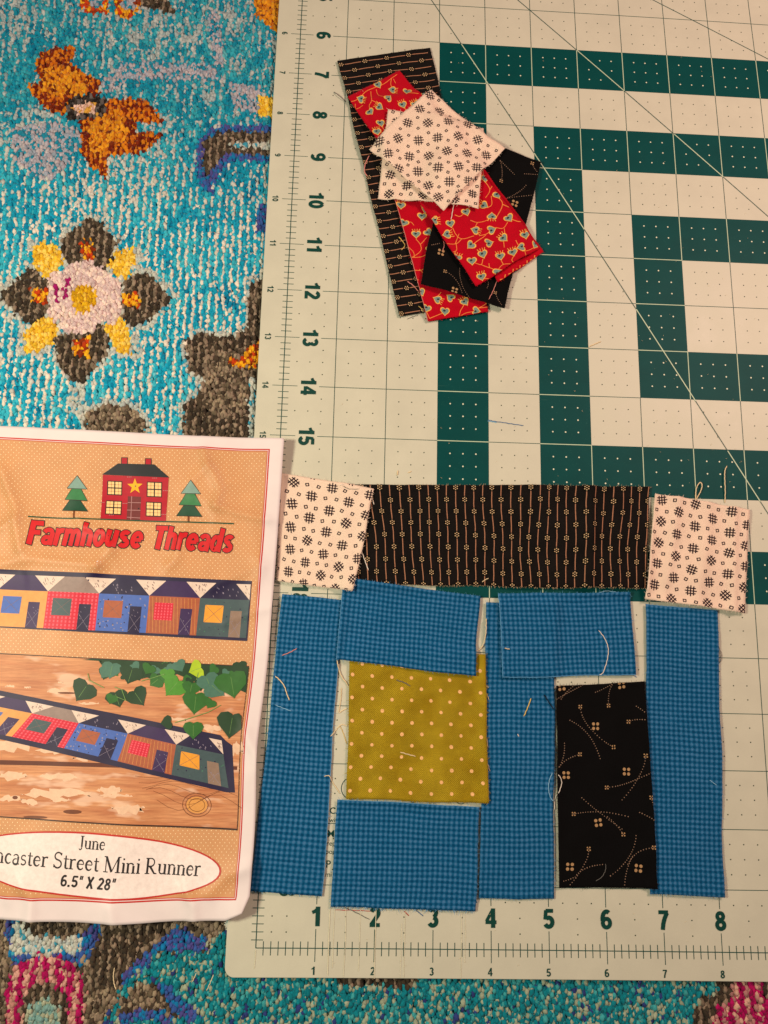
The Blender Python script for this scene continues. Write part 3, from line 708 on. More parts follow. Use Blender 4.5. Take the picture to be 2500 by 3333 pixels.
# ------------------------------------------------------------------ fabric pieces
def piece(name, px, mat, h0=0.004, thick=0.013, wave=0.03, seed=1, step=0.05, wob=0.02, crop=None, lift=0.02, folds=()):
    global HF
    P = np.array(ats(px, crop, 0.02))          # TL TR BR BL
    W = (np.linalg.norm(P[1]-P[0])+np.linalg.norm(P[2]-P[3]))/2; H = (np.linalg.norm(P[3]-P[0])+np.linalg.norm(P[2]-P[1]))/2
    n = max(4, int(W/step)); m = max(4, int(H/step))
    u, v = np.meshgrid(np.linspace(0, 1, n+1), np.linspace(0, 1, m+1), indexing='ij')
    XY = (P[0]*((1-u)*(1-v))[..., None]+P[1]*(u*(1-v))[..., None]+P[2]*(u*v)[..., None]+P[3]*((1-u)*v)[..., None])
    x, y = XY[..., 0], XY[..., 1]
    x = x + wob*(vnoise(x*1.3, y*1.3, seed)-.5)*2 + 0.006*(vnoise(x*9, y*9, seed+3)-.5)
    y = y + wob*(vnoise(x*1.3, y*1.3, seed+5)-.5)*2 + 0.006*(vnoise(x*9, y*9, seed+7)-.5)
    # drape over whatever lies below
    under = np.maximum(HF, blur(blur(dilate(HF, 1), 2), 2)); under = blur(dilate(under, 1), 1)
    z = hs(under, x, y) + h0
    w = vnoise(x*0.9, y*0.9, seed+11)*0.6 + vnoise(x*2.3, y*2.3, seed+13)*0.4
    d = np.minimum(np.minimum(u, 1-u)*W, np.minimum(v, 1-v)*H)
    z = z + 0.014*vnoise(x*4.1, y*4.1, seed+19) + 1.35*wave*np.clip(w-0.25, 0, 1) + lift*np.exp(-d/0.10)*(0.35+0.9*vnoise(x*1.6, y*1.6, seed+17))
    for f0, amp, wd, sl in folds: z = z + amp*np.exp(-((u*W-f0*W+sl*(v-.5)*H)/wd)**2)
    G = np.stack([x, y, z+gz(x, y)+thick], -1)
    # remember the new top
    poly = [(x[i, j], y[i, j]) for i, j in ((0, 0), (n, 0), (n, m), (0, m))]
    msk = inside(poly, HXX, HYY)
    A = np.zeros_like(HF); ii = np.argwhere(msk)
    if len(ii):
        sf = Surf(np.stack([x, y, z+thick], -1), W, H)
        q = np.array([HXX[msk], HYY[msk]]).T
        c = np.linalg.lstsq(np.column_stack([XY.reshape(-1, 2), np.ones((n+1)*(m+1))]), np.column_stack([u.ravel(), v.ravel()]), rcond=None)[0]
        st = np.column_stack([q, np.ones(len(q))])@c
        HF[msk] = np.maximum(HF[msk], sf.pos(st[:, 0]*W, st[:, 1]*H)[:, 2])
    top = G.reshape(-1, 3); bot = top.copy(); bot[:, 2] -= thick
    F = []; idx = lambda i, j: i*(m+1)+j; k = len(top)
    for i in range(n):
        for j in range(m):
            q = (idx(i, j), idx(i, j+1), idx(i+1, j+1), idx(i+1, j)); F.append(q); F.append(tuple(a+k for a in q[::-1]))
    ring = [idx(i, 0) for i in range(n+1)] + [idx(n, j) for j in range(1, m+1)] + [idx(i, m) for i in range(n-1, -1, -1)] + [idx(0, j) for j in range(m-1, 0, -1)]
    for a, b in zip(ring, ring[1:]+ring[:1]): F.append((a, b, b+k, a+k))
    UV = np.column_stack([u.ravel()*W, v.ravel()*H]); UV = np.concatenate([UV, UV])
    c = top.mean(0); c[2] = top[:, 2].min()-thick
    o = mk(name, np.concatenate([top, bot]), F, mat, loc=tuple(c), uv=UV, smooth=True)
    me = o.data
    sf = Surf(G, W, H); sf.o = o; sf.ring = [G[i, j] for i, j in [(i, 0) for i in range(n+1)]+[(n, j) for j in range(1, m+1)]+[(i, m) for i in range(n-1, -1, -1)]+[(0, j) for j in range(m-1, 0, -1)]]
    sf.thick = thick
    return sf

def fray(sf, mat, dens=26, length=0.035, r=0.0035, seed=0, sides=(1, 1, 1, 1)):
    """short yarn ends standing out of the cut edge"""
    rr = random.Random(seed); V = []; F = []; c = sf.G[sf.n//2, sf.m//2]
    R_ = [np.array(p) for p in sf.ring]; N = len(R_); nn = (sf.n, sf.m, sf.n, sf.m); edge = []
    for s, q in enumerate(nn): edge += [s]*q
    for i in range(N):
        if not sides[edge[i]]: continue
        a, b = R_[i], R_[(i+1) % N]; L = np.linalg.norm(b-a); e = (b-a)/(L+1e-9); out = np.array((e[1], -e[0], 0)); mid = (a+b)/2
        if np.dot(out[:2], mid[:2]-c[:2]) < 0: out = -out
        for _ in range(int(dens*L*sides[edge[i]]+rr.random())):
            p = a+(b-a)*rr.random(); p = p-np.array((0, 0, sf.thick*rr.random())); l = length*(0.25+rr.random()**2.2*1.5)
            d = out+e*rr.uniform(-1.1, 1.1); d = d/np.linalg.norm(d); q = p+d*l; q[2] += rr.uniform(-0.004, 0.010)
            w = np.array((-d[1], d[0], 0))*r; p0 = p-d*0.012; k = len(V); up = np.array((0, 0, r*1.2))
            V += [p0+w, p0-w, p0+up, q+w*.4, q-w*.4, q+up*.4]; F += [(k, k+3, k+5, k+2), (k+2, k+5, k+4, k+1), (k+1, k+4, k+3, k), (k+3, k+4, k+5)]
    if V:
        o = mk('frayed_edge', V, F, mat, sf.o); o['kind'] = 'stuff'
def selvage(sf, mat, side, seed=0, w=0.010):
    """a bared pale yarn running along one cut edge"""
    e = {0: [(sf.W*k/60, 0.004) for k in range(61)], 1: [(sf.W-0.004, sf.H*k/60) for k in range(61)], 2: [(sf.W*k/60, sf.H-0.004) for k in range(61)], 3: [(0.004, sf.H*k/60) for k in range(61)]}[side]
    P = sf.pos([a for a, b in e], [b for a, b in e]); P[:, 2] += 0.001
    V, F = tube([p+np.array((random.uniform(-.003, .003), random.uniform(-.003, .003), 0)) for p in P], w/2, 4, 1.0)
    mk('edge_yarn', V, F, mat, sf.o, smooth=True)

def thread(px, mat, r=0.009, crop=None, parent=None, up=0.0, loc=True, label=None, name='loose_thread', loop=None):
    pts = ats(px, crop, 0.03); p2 = cat_curve(pts, 8); P = []
    n = len(p2); ph = random.random()*6
    for i, p in enumerate(p2):
        z = float(hs(HF, p[0], p[1])) + float(gz(p[0], p[1])) + r*0.9 + up*math.sin(math.pi*i/(n-1))
        P.append(np.array((p[0]+0.003*math.sin(i*1.7+ph), p[1]+0.003*math.cos(i*1.3+ph), z)))
    # a yarn cannot kink through steps: smooth upward only
    zz = np.array([q[2] for q in P])
    for _ in range(3): zz = np.maximum(zz, np.convolve(np.pad(zz, 1, mode='edge'), [.25, .5, .25], 'valid'))
    for q, v in zip(P, zz): q[2] = v
    V, F = tube(P, r)
    if parent is not None: return mk(name, V, F, mat, parent, smooth=True)
    c = np.mean(V, 0); c[2] = min(v[2] for v in V)
    o = mk('thread_clipping', V, F, mat, loc=tuple(c), smooth=True)
    return tag(o, label, 'thread', 'stray thread clippings')

# ---- pattern generators in (s, t)
def pat_stripes(sf, along='t', seed=0):
    rr = random.Random(seed); P = []; per = 0.172; fl = 0.47
    A, B = (sf.W, sf.H) if along == 't' else (sf.H, sf.W)
    sw = (lambda a, b: (a, b)) if along == 't' else (lambda a, b: (b, a))
    k = 0; a = rr.random()*per
    while a < A:
        off = (0.5 if k % 2 else 0.0)*fl + 0.05; b = -fl+off
        while b < B:
            y0, y1 = b+0.075, b+fl-0.075
            seg = [sw(a+0.002*math.sin(7*b+q), y0+(y1-y0)*q/6) for q in range(7)]
            P += [(q, 'stripe_tan', 0) for q in stroke(seg, 0.0165)]
            P.append((disc(sw(a, b), 0.066, 10, 0.066), 'halo_black', 1))
            for q in range(6):
                t = math.pi/6+q*math.pi/3; P.append((disc(sw(a+0.036*math.cos(t), b+0.043*math.sin(t)), 0.0125, 6), 'stripe_flower', 2))
            P.append((disc(sw(a, b), 0.0110, 6), 'stripe_flower', 2))
            b += fl
        a += per; k += 1
    return P
def pat_hash(sf, seed=0, off=(0.1, 0.05), cols=0.335, rows=0.412):
    rr = random.Random(seed); P = []; k = 0; a = off[0]-cols
    while a < sf.W+cols:
        b = off[1]+(rows/2 if k % 2 else 0)-rows
        while b < sf.H+rows:
            c = (a+rr.uniform(-.012, .012), b+rr.uniform(-.012, .012)); ang = rr.choice((0, 0.25, 0.5, 0.75, -0.2)); ca, sa = math.cos(ang), math.sin(ang)
            f = lambda x, y: (c[0]+x*ca-y*sa, c[1]+x*sa+y*ca); sz = 0.105
            for q in (-1, 0, 1):
                P += [(z, 'ink_navy', 0) for z in stroke([f(q*0.050, -sz+abs(q)*.018), f(q*0.050, sz-abs(q)*.018)], 0.0205)]
                P += [(z, 'ink_navy', 1) for z in stroke([f(-sz+abs(q)*.018, q*0.050), f(sz-abs(q)*.018, q*0.050)], 0.0205)]
            for sx in (-1, 1):
                d = (a+sx*0.098+rr.uniform(-.012, .012), b+rows/2+rr.uniform(-.018, .018)); t = rr.choice((0.785, 0.5, 1.1))
                q = disc(d, 0.034, 4, rot=t); P += [(z, 'ink_navy', 0) for z in stroke(q+[q[0], ], 0.0165)]
            b += rows
        a += cols; k += 1
    return P
def pat_dots(sf, dx=0.358, dy=0.197, off=(0.06, 0.10), r=0.033):
    P = []; k = 0; b = off[1]
    while b < sf.H:
        a = off[0]+(dx/2 if k % 2 else 0)
        while a < sf.W+r: P.append((disc((a+random.uniform(-.004, .004), b), r*random.uniform(.93, 1.05), 12), 'olive_dot', 0)); a += dx
        b += dy; k += 1
    return P
def sprig(P, pts, ends=(True, True), dot=0.0095, gap=0.040, cl=0.021):
    """a dotted stem through three points with a four-dot bud"""
    c = bez(*pts, n=60); L = 0; last = c[0]; P.append((disc(c[0], dot, 6), 'floral_dot_small', 0))
    for q in c[1:]:
        L += math.hypot(q[0]-last[0], q[1]-last[1]); last = q
        if L >= gap: L = 0; P.append((disc(q, dot*random.uniform(.85, 1.1), 6), 'floral_dot_small', 0))
    for e, p in zip(ends, (pts[0], pts[2])):
        if e:
            for sx, sy in ((-1, -1), (1, -1), (1, 1), (-1, 1)): P.append((disc((p[0]+sx*cl, p[1]+sy*cl), 0.0135, 7), 'floral_dot', 1))
def four(P, c, r=0.029, d=0.056, rot=0.0):
    for k in range(4):
        t = rot+math.pi/4+k*math.pi/2; P.append((disc((c[0]+d*math.cos(t), c[1]+d*math.sin(t)), r, 9), 'floral_dot', 2))
def heart(P, c, rot, sz=0.085, k=0, crown=False):
    def shape(s, n=18):
        out = []
        for q in range(n):
            t = 2*math.pi*q/n; x = 16*math.sin(t)**3/17; y = (13*math.cos(t)-5*math.cos(2*t)-2*math.cos(3*t)-math.cos(4*t))/17+0.12
            x *= s; y *= s; out.append((c[0]+x*math.cos(rot)-y*math.sin(rot), c[1]+x*math.sin(rot)+y*math.cos(rot)))
        return out
    def loc(x, y): return (c[0]+x*math.cos(rot)-y*math.sin(rot), c[1]+x*math.sin(rot)+y*math.cos(rot))
    for s, m, l in ((sz, 'heart_rim', 3), (sz*0.78, 'heart_blue', 4)): P.append((shape(s), m, l+0.0))
    P.append((disc(loc(sz*0.12, sz*0.22), sz*0.26, 8, sz*0.20), 'heart_core', 5))
    if crown:
        for a in (-0.6, -0.2, 0.2, 0.6): P += [(q, 'heart_rim', 2.5+a*.2) for q in stroke([loc(sz*0.9*a, sz*0.8), loc(sz*1.2*a, sz*1.22)], 0.011)]

FAB = {}
C1 = (880, 1500, 0.4943); C2 = (1680, 1500, 0.4943); C3 = (800, 1880, 0.51236); C4 = (1550, 1880, 0.57263); C5 = (700, 2550, 0.57263); C6 = (1550, 2550, 0.57263); C8 = (1050, 150, 0.45208)
G_BLUE = 'blue checked fabric patches laid out as the house walls'; G_WHITE = 'cream fabric squares with hash print'; G_RED = 'red floral fabric pieces in the pile'
# -- the house layout, from the lowest layer up
def blue(px, label, seed, **k):
    sf = piece('blue_checked_fabric', px, 'blue_check_cloth', seed=seed, **k); tag(sf.o, label, 'fabric', G_BLUE); fray(sf, 'fray_blue', 22, 0.030, seed=seed); return sf
b_left = blue([(919, 1937), (1116, 1953), (1047.6, 2916.5), (814.5, 2897.6)], 'tall narrow blue checked fabric strip directly beside the printed sheet', 21)
b_mid = blue([(1584.4, 1961.3), (1806, 1965), (1800.8, 2928), (1556.9, 2921)], 'tall blue checked fabric strip between the olive dotted square and black floral piece', 22)
b_right = blue([(2098, 1966), (2336, 1984), (2354.6, 2919.4), (2112.3, 2909.6)], 'rightmost tall blue checked fabric strip under the cream square corner', 23)
selvage(b_left, 'fray_blue', 1); selvage(b_right, 'fray_blue', 0)
roof = piece('black_striped_fabric', [(1107, 1574), (2116, 1586), (2100, 1918), (1135, 1902)], 'black_print_cloth', seed=31, wave=0.08, wob=0.03, folds=((.80, .13, .16, -.02), (.90, .05, .12, 0), (.62, .04, .3, 0)))
tag(roof.o, 'long horizontal black fabric strip with tan dotted stripes above the blue patches', 'fabric')
roof.prints('stripe_print', pat_stripes(roof, 't', 3), roof.o); fray(roof, 'fray_tan', 30, 0.025, seed=31, sides=(.8, .5, 2.2, .3))
gold = piece('olive_dotted_fabric', [(1140, 2104), (1576, 2131), (1591.6, 2613.6), (1126.9, 2598.8)], 'olive_cloth', seed=41, wave=0.035)
tag(gold.o, 'olive green fabric square with peach polka dots framed by blue patches', 'fabric')
gold.prints('polka_dot_print', pat_dots(gold), gold.o); fray(gold, 'fray_olive', 34, 0.030, seed=41)
b_low = blue([(1096.2, 2601.5), (1556, 2623.3), (1546.3, 2963.4), (1072.2, 2952.5)], 'blue checked fabric rectangle just below the olive dotted square', 24)
fray(b_low, 'fray_blue', 40, 0.055, seed=241, sides=(0, 0, 1, 0)); selvage(b_low, 'fray_blue', 0)
b_ul = blue([(1120, 1880), (1561, 1940), (1544.8, 2199.4), (1096, 2146.5)], 'blue checked fabric rectangle overlapping the top of the olive dotted square', 25, lift=0.03)
selvage(b_ul, 'fray_blue', 3)
b_ur = blue([(1619.9, 1932.7), (2045.3, 1930.4), (2069.4, 2195), (1634.7, 2206.4)], 'blue checked fabric rectangle above the black floral rectangle', 26, lift=0.03)
selvage(b_ur, 'fray_blue', 3, w=.013); selvage(b_ur, 'fray_blue', 2, w=.012)
door = piece('black_floral_fabric', [(1806, 2231), (2097, 2217), (2139.8, 2892), (1819, 2889)], 'black_floral_cloth', seed=51, wave=0.03)
tag(door.o, 'upright black fabric rectangle with tan dotted sprigs between blue strips', 'fabric')
def px2st(sf, crop, x, y): return sf.st(at(crop[0]+x*crop[2], crop[1]+y*crop[2], 0.03))
def door_prints():
    P = []; f = lambda x, y, c=C4: px2st(door, c, x, y); g = lambda x, y: f(x, y, C6)
    for a in (([(588, 735), (600, 860), (780, 965)], (1, 1), f), ([(530, 812), (660, 880), (702, 1025)], (0, 0), f), ([(752, 730), (745, 640), (780, 598)], (1, 0), f), ([(675, 650), (740, 625), (775, 600)], (0, 0), f),
              ([(455, 690), (540, 640), (620, 598)], (0, 0), f), ([(480, 690), (510, 640), (560, 605)], (0, 0), f), ([(865, 825), (900, 808), (975, 812)], (1, 0), f), ([(910, 735), (935, 750), (960, 775)], (0, 0), f),
              ([(588, 1003), (500, 1030), (468, 1085)], (1, 0), f), ([(500, 942), (505, 1030), (470, 1080)], (0, 0), f), ([(958, 1012), (950, 1120), (825, 1262)], (1, 0), f), ([(738, 1192), (860, 1180), (985, 1105)], (1, 0), f),
              ([(552, 1350), (680, 1320), (862, 1355)], (1, 0), f), ([(600, 1255), (680, 1335), (838, 1435)], (0, 0), f), ([(985, 1245), (995, 1290), (1015, 1340)], (1, 0), f), ([(925, 1330), (970, 1345), (1012, 1385)], (0, 0), f),
              ([(835, 290), (790, 220), (740, 190)], (1, 0), g), ([(638, 375), (640, 450), (525, 585)], (1, 0), g), ([(715, 465), (600, 475), (560, 530)], (0, 0), g), ([(560, 530), (520, 550), (485, 555)], (0, 0), g),
              ([(1000, 362), (900, 380), (855, 470)], (1, 0), g), ([(905, 295), (900, 430), (755, 532)], (0, 0), g), ([(885, 420), (850, 480), (840, 580)], (0, 0), g)):
        pts, ends, fn = a; sprig(P, [fn(*p) for p in pts], ends)
    for x, y, fn in ((678, 848, f), (512, 1125, f), (847, 1102, f), (825, 610, f), (482, 622, f), (692, 228, g), (530, 472, g), (920, 488, g)): four(P, fn(x, y), rot=random.uniform(-.15, .15))
    door.prints('sprig_print', P, door.o)
door_prints(); fray(door, 'fray_black', 26, 0.028, seed=51)
w_left = piece('cream_hash_fabric', [(912, 1541), (1218.6, 1593), (1149.4, 1926), (900, 1890.5)], 'white_print_cloth', seed=61, wave=0.04, lift=0.03)
tag(w_left.o, 'cream fabric square with black hash marks at the left end of the striped strip', 'fabric', G_WHITE)
w_left.prints('hash_print', pat_hash(w_left, 1, px2st(w_left, (900, 1500, 0.36166), 145, 295)), w_left.o); fray(w_left, 'fray_white', 26, 0.035, seed=61)
w_right = piece('cream_hash_fabric', [(2130.8, 1608.7), (2436, 1658), (2420.5, 1998), (2095, 1949)], 'white_print_cloth', seed=62, wave=0.07, lift=0.03, folds=((.22, .05, .10, .05), (.55, .05, .13, .04), (.86, .06, .09, -.05)))
tag(w_right.o, 'cream fabric square with black hash marks at the right end of the striped strip', 'fabric', G_WHITE)
w_right.prints('hash_print', pat_hash(w_right, 2, (0.16, 0.30)), w_right.o); fray(w_right, 'fray_white', 26, 0.035, seed=62)

# -- the pile of scraps at the top
scrap = piece('black_striped_fabric', [(112, 112), (773, 18), (1195, 1835), (553, 1950)], 'black_print_cloth', crop=C8, seed=71, wave=0.05, lift=0.02)
tag(scrap.o, 'tilted black striped fabric strip lying lowest in the pile of scraps', 'fabric')
scrap.prints('stripe_print', pat_stripes(scrap, 's', 5), scrap.o); fray(scrap, 'fray_black', 26, 0.026, seed=71); fray(scrap, 'fray_tan', 5, 0.03, seed=72)
red2 = piece('red_floral_fabric', [(325, 420), (768, 352), (1190, 1920), (755, 1985)], 'red_floral_cloth', crop=C8, seed=72, wave=0.05, lift=0.03)
tag(red2.o, 'red floral fabric strip under the black floral scrap, its end at the pile bottom', 'fabric', G_RED)
bflor = piece('black_floral_fabric', [(930, 600), (1570, 850), (1305, 1905), (700, 1742)], 'black_floral_cloth', crop=C8, seed=73, wave=0.06, lift=0.05)
tag(bflor.o, 'tilted black floral fabric scrap sandwiched between red pieces in the pile', 'fabric')
red3 = piece('red_floral_fabric', [(830, 930), (1150, 880), (1588, 1490), (1258, 1716)], 'red_floral_cloth', crop=C8, seed=74, wave=0.04, lift=0.02)
tag(red3.o, 'red floral fabric piece nearly hidden below the largest red piece of the pile', 'fabric', G_RED)
red1 = piece('red_floral_fabric', [(180, 392), (555, 203), (1552, 1470), (1090, 1760)], 'red_floral_cloth', crop=C8, seed=75, wave=0.05, lift=0.04)
tag(red1.o, 'red floral fabric strip running diagonally under the cream squares of the pile', 'fabric', G_RED)
w2 = piece('cream_hash_fabric', [(470, 500), (1155, 602), (1110, 1222), (400, 1112)], 'white_print_cloth', crop=C8, seed=76, wave=0.04, lift=0.03)
tag(w2.o, 'cream hash fabric square, lower one of the two on the pile', 'fabric', G_WHITE)
w1 = piece('cream_hash_fabric', [(785, 345), (1300, 775), (865, 1240), (330, 770)], 'white_print_cloth', crop=C8, seed=77, wave=0.06, lift=0.04)
tag(w1.o, 'cream hash fabric square turned cornerwise on top of the pile', 'fabric', G_WHITE)
w2.prints('hash_print', pat_hash(w2, 4, (0.2, 0.05)), w2.o); fray(w2, 'fray_white', 26, 0.03, seed=76)
def w1_prints():
    """the topmost square: its marks were placed one by one"""
    P = []; rr = random.Random(9)
    hs_ = [(768, 390), (697, 500), (838, 493), (612, 603), (752, 608), (898, 597), (1043, 592), (540, 720), (688, 725), (822, 715), (970, 708), (1113, 705), (405, 735), (470, 828), (622, 838), (760, 835), (888, 818), (1033, 820), (1173, 812), (545, 932), (682, 942), (822, 937), (967, 930), (1100, 928), (620, 1045), (752, 1052), (900, 1038), (1038, 1032), (690, 1140), (822, 1145), (975, 1135), (480, 935)]
    for x, y in hs_:
        c = px2st(w1, C8, x, y); ang = rr.uniform(-0.5, 0.5)+0.7; ca, sa = math.cos(ang), math.sin(ang); f = lambda a, b: (c[0]+a*ca-b*sa, c[1]+a*sa+b*ca); sz = 0.114
        for q in (-1, 0, 1):
            P += [(z, 'ink_navy', 0) for z in stroke([f(q*0.053, -sz+abs(q)*.018), f(q*0.053, sz-abs(q)*.018)], 0.0205)]
            P += [(z, 'ink_navy', 1) for z in stroke([f(-sz+abs(q)*.018, q*0.053), f(sz-abs(q)*.018, q*0.053)], 0.018)]
    for x, y in [(834, 410), (760, 460), (760, 530), (682, 565), (845, 553), (915, 525), (971, 565), (826, 630), (684, 642), (558, 650), (963, 638), (1110, 617), (1037, 670), (882, 673), (757, 678), (618, 694), (467, 755), (402, 790), (613, 768), (755, 755), (897, 742), (1030, 744), (1120, 772), (1187, 742), (1245, 778), (538, 803), (685, 800), (822, 788), (955, 778), (1100, 846), (957, 853), (835, 870), (685, 876), (555, 857), (478, 893), (613, 900), (767, 900), (895, 905), (1037, 890), (1162, 882), (612, 973), (750, 970), (890, 975), (1035, 958), (688, 1015), (812, 1003), (965, 1003), (685, 1083), (827, 1070), (962, 1075), (755, 1113), (888, 1108), (893, 1180)]:
        q = disc(px2st(w1, C8, x, y), 0.030, 4, rot=rr.choice((.5, .785, 1.1))); P += [(z, 'ink_navy', 0) for z in stroke(q+[q[0]], 0.0165)]
    w1.prints('hash_print', P, w1.o)
w1_prints(); fray(w1, 'fray_white', 26, 0.03, seed=77)

def red_prints():
    # heart buds (x, y, turn, crowned) and twigs, read off the visible cloth
    up = [(270, 395, 2.4, 1), (400, 300, 0.1, 0), (497, 332, 2.2, 1), (603, 350, 0.8, 0), (472, 402, -1.9, 0), (345, 505, 0.0, 0), (412, 468, -0.4, 1), (575, 452, 0.2, 1), (660, 450, 0.2, 1), (420, 590, 0.3, 0), (395, 655, 0.3, 1)]
    low = [(920, 1310, 0.2, 0), (890, 1385, 2.0, 1), (1090, 1360, 2.4, 1), (1215, 1345, -1.2, 0), (1335, 1265, 0.1, 0), (1215, 1240, -2.6, 1), (1030, 1235, 0.2, 0), (1165, 1165, -0.6, 1), (1060, 1465, 1.4, 0), (1195, 1440, -1.2, 0), (1298, 1405, -0.2, 1), (1448, 1385, 0.3, 1), (1415, 1475, 1.8, 0), (1360, 1515, 0.2, 1), (1270, 1540, 0.4, 1), (1145, 1530, 0.3, 1), (1065, 1580, 0.6, 0), (1135, 1690, 0.3, 1), (1250, 1655, -1.4, 0), (1530, 1445, 1.2, 0), (800, 1295, 2.2, 1), (1255, 1100, 0.4, 0), (1170, 985, 0.6, 0), (960, 1560, 1.0, 1)]
    low2 = [(735, 1195, 0.4, 0), (708, 1240, 0.4, 0), (580, 1285, 0.4, 0), (668, 1370, 0.3, 1), (755, 1355, -0.4, 0), (560, 1160, 0.2, 1), (770, 1485, 0.4, 0), (708, 1788, -0.3, 0), (820, 1832, 2.3, 1), (912, 1815, 2.6, 0), (1018, 1850, -0.5, 1), (878, 1920, 0.2, 0), (745, 1905, 0.4, 0), (1105, 1912, -1.3, 0), (735, 378, 0.6, 0)]
    tw_up = [[(215, 440), (240, 470), (290, 440)], [(200, 420), (262, 392), (310, 348), (372, 318), (440, 290), (490, 255), (535, 225)], [(345, 345), (350, 420), (335, 455), (340, 480)], [(385, 330), (400, 375), (440, 395)], [(350, 420), (395, 440), (410, 455)], [(495, 255), (490, 290), (498, 315)], [(510, 255), (525, 285)], [(620, 365), (680, 378)], [(590, 475), (610, 512)], [(430, 610), (445, 650), (400, 655)], [(235, 430), (240, 500)]]
    tw_low = [[(935, 1335), (960, 1385), (1000, 1415), (1085, 1402)], [(1000, 1415), (960, 1450), (880, 1455)], [(960, 1450), (960, 1500), (920, 1520)], [(900, 1400), (950, 1395)], [(1060, 1290), (1110, 1300), (1190, 1270), (1230, 1225)], [(950, 1245), (985, 1260), (1020, 1240)], [(1110, 1300), (1090, 1345)], [(1120, 1400), (1170, 1380), (1210, 1350)], [(1240, 1330), (1290, 1335), (1325, 1290)], [(1075, 1460), (1140, 1415), (1170, 1385)], [(1250, 1250), (1290, 1165), (1260, 1110), (1280, 1060)], [(1290, 1165), (1350, 1200)], [(1350, 1270), (1395, 1290), (1440, 1300), (1455, 1360)], [(1300, 1335), (1305, 1385)], [(1295, 1420), (1300, 1470)], [(1380, 1420), (1400, 1460), (1445, 1500), (1520, 1460)], [(1445, 1500), (1455, 1530)], [(1365, 1540), (1350, 1575), (1375, 1610)], [(1375, 1610), (1290, 1600), (1250, 1640)], [(1290, 1600), (1270, 1560)], [(1145, 1560), (1130, 1600), (1085, 1590)], [(1130, 1600), (1190, 1620), (1235, 1640)], [(1190, 1620), (1185, 1590)], [(1150, 1700), (1205, 1700)], [(1165, 1000), (1200, 1060), (1170, 1110)], [(1200, 1060), (1235, 1010)], [(1185, 1180), (1215, 1160), (1210, 1100)], [(955, 1450), (980, 1380)]]
    tw_low2 = [[(668, 1400), (700, 1440), (705, 1485), (640, 1535)], [(700, 1440), (745, 1390)], [(540, 1240), (560, 1280), (625, 1275), (650, 1300)], [(600, 1450), (650, 1490), (660, 1535)], [(640, 1535), (720, 1525), (760, 1500)], [(655, 1630), (720, 1620), (755, 1560)], [(695, 1620), (730, 1650)], [(655, 1690), (690, 1700)], [(825, 1810), (850, 1780)], [(990, 1905), (985, 1950), (1030, 1925), (1090, 1915)], [(985, 1950), (960, 1960)], [(1010, 1870), (990, 1905)], [(770, 1965), (820, 1945), (860, 1930)], [(1110, 1895), (1160, 1870), (1185, 1850)], [(1120, 1890), (1185, 1885)], [(745, 1920), (770, 1965)], [(720, 1200), (700, 1160)]]
    for sf, hh, tt in ((red1, up+low, tw_up+tw_low), (red2, low2, tw_low2)):
        P = []
        for t in tt:
            q = [px2st(sf, C8, *p) for p in t]
            P += [(z, 'branch_orange', (tt.index(t) % 5)*0.25) for z in stroke([tuple(a) for a in cat_curve(q, 4)], 0.0135, 0.0105)]
        for i, (x, y, r, cr) in enumerate(hh):
            heart(P, px2st(sf, C8, x, y), r+math.pi*0+random.uniform(-.15, .15) + math.pi, 0.108, i, cr)
        sf.prints('heart_bud_print', P, sf.o)
    P = []
    for k in range(5): q = px2st(red3, C8, 1300+55*k, 1690-38*k); P += [(z, 'branch_orange', 0) for z in stroke([(q[0]-.08, q[1]-.03), q, (q[0]+.05, q[1]-.06)], 0.018)]
    red3.prints('heart_bud_print', P, red3.o)
    fray(red1, 'fray_red', 22, 0.03, seed=75); fray(red2, 'fray_red', 22, 0.03, seed=73); fray(red3, 'fray_red', 22, 0.03, seed=74); selvage(red2, 'thread_pink', 3, w=.012)
red_prints()
def bflor_prints():
    P = []; f = lambda x, y: px2st(bflor, C8, x, y)
    for pts, ends in (([(1275, 830), (1300, 900), (1280, 975)], (0, 1)), ([(1275, 825), (1320, 870), (1375, 925)], (0, 0)), ([(1455, 1010), (1400, 1075), (1300, 1110)], (0, 0)), ([(1540, 1085), (1420, 1080), (1290, 1110)], (0, 0)), ([(1508, 850), (1520, 890), (1540, 920)], (1, 0)), ([(1450, 925), (1490, 930), (1545, 940)], (0, 0)),
                      ([(880, 1640), (970, 1680), (1000, 1800)], (1, 0)), ([(985, 1615), (970, 1720), (1055, 1835)], (0, 0)), ([(1245, 1780), (1260, 1830), (1290, 1880)], (1, 0)), ([(790, 1450), (820, 1440), (850, 1430)], (0, 0)), ([(1190, 1700), (1200, 1720), (1180, 1760)], (0, 0))): sprig(P, [f(*p) for p in pts], ends)
    for x, y in ((1378, 1140), (855, 1498), (945, 1780)): four(P, f(x, y))
    bflor.prints('sprig_print', P, bflor.o); fray(bflor, 'fray_black', 34, 0.03, seed=78)
bflor_prints()

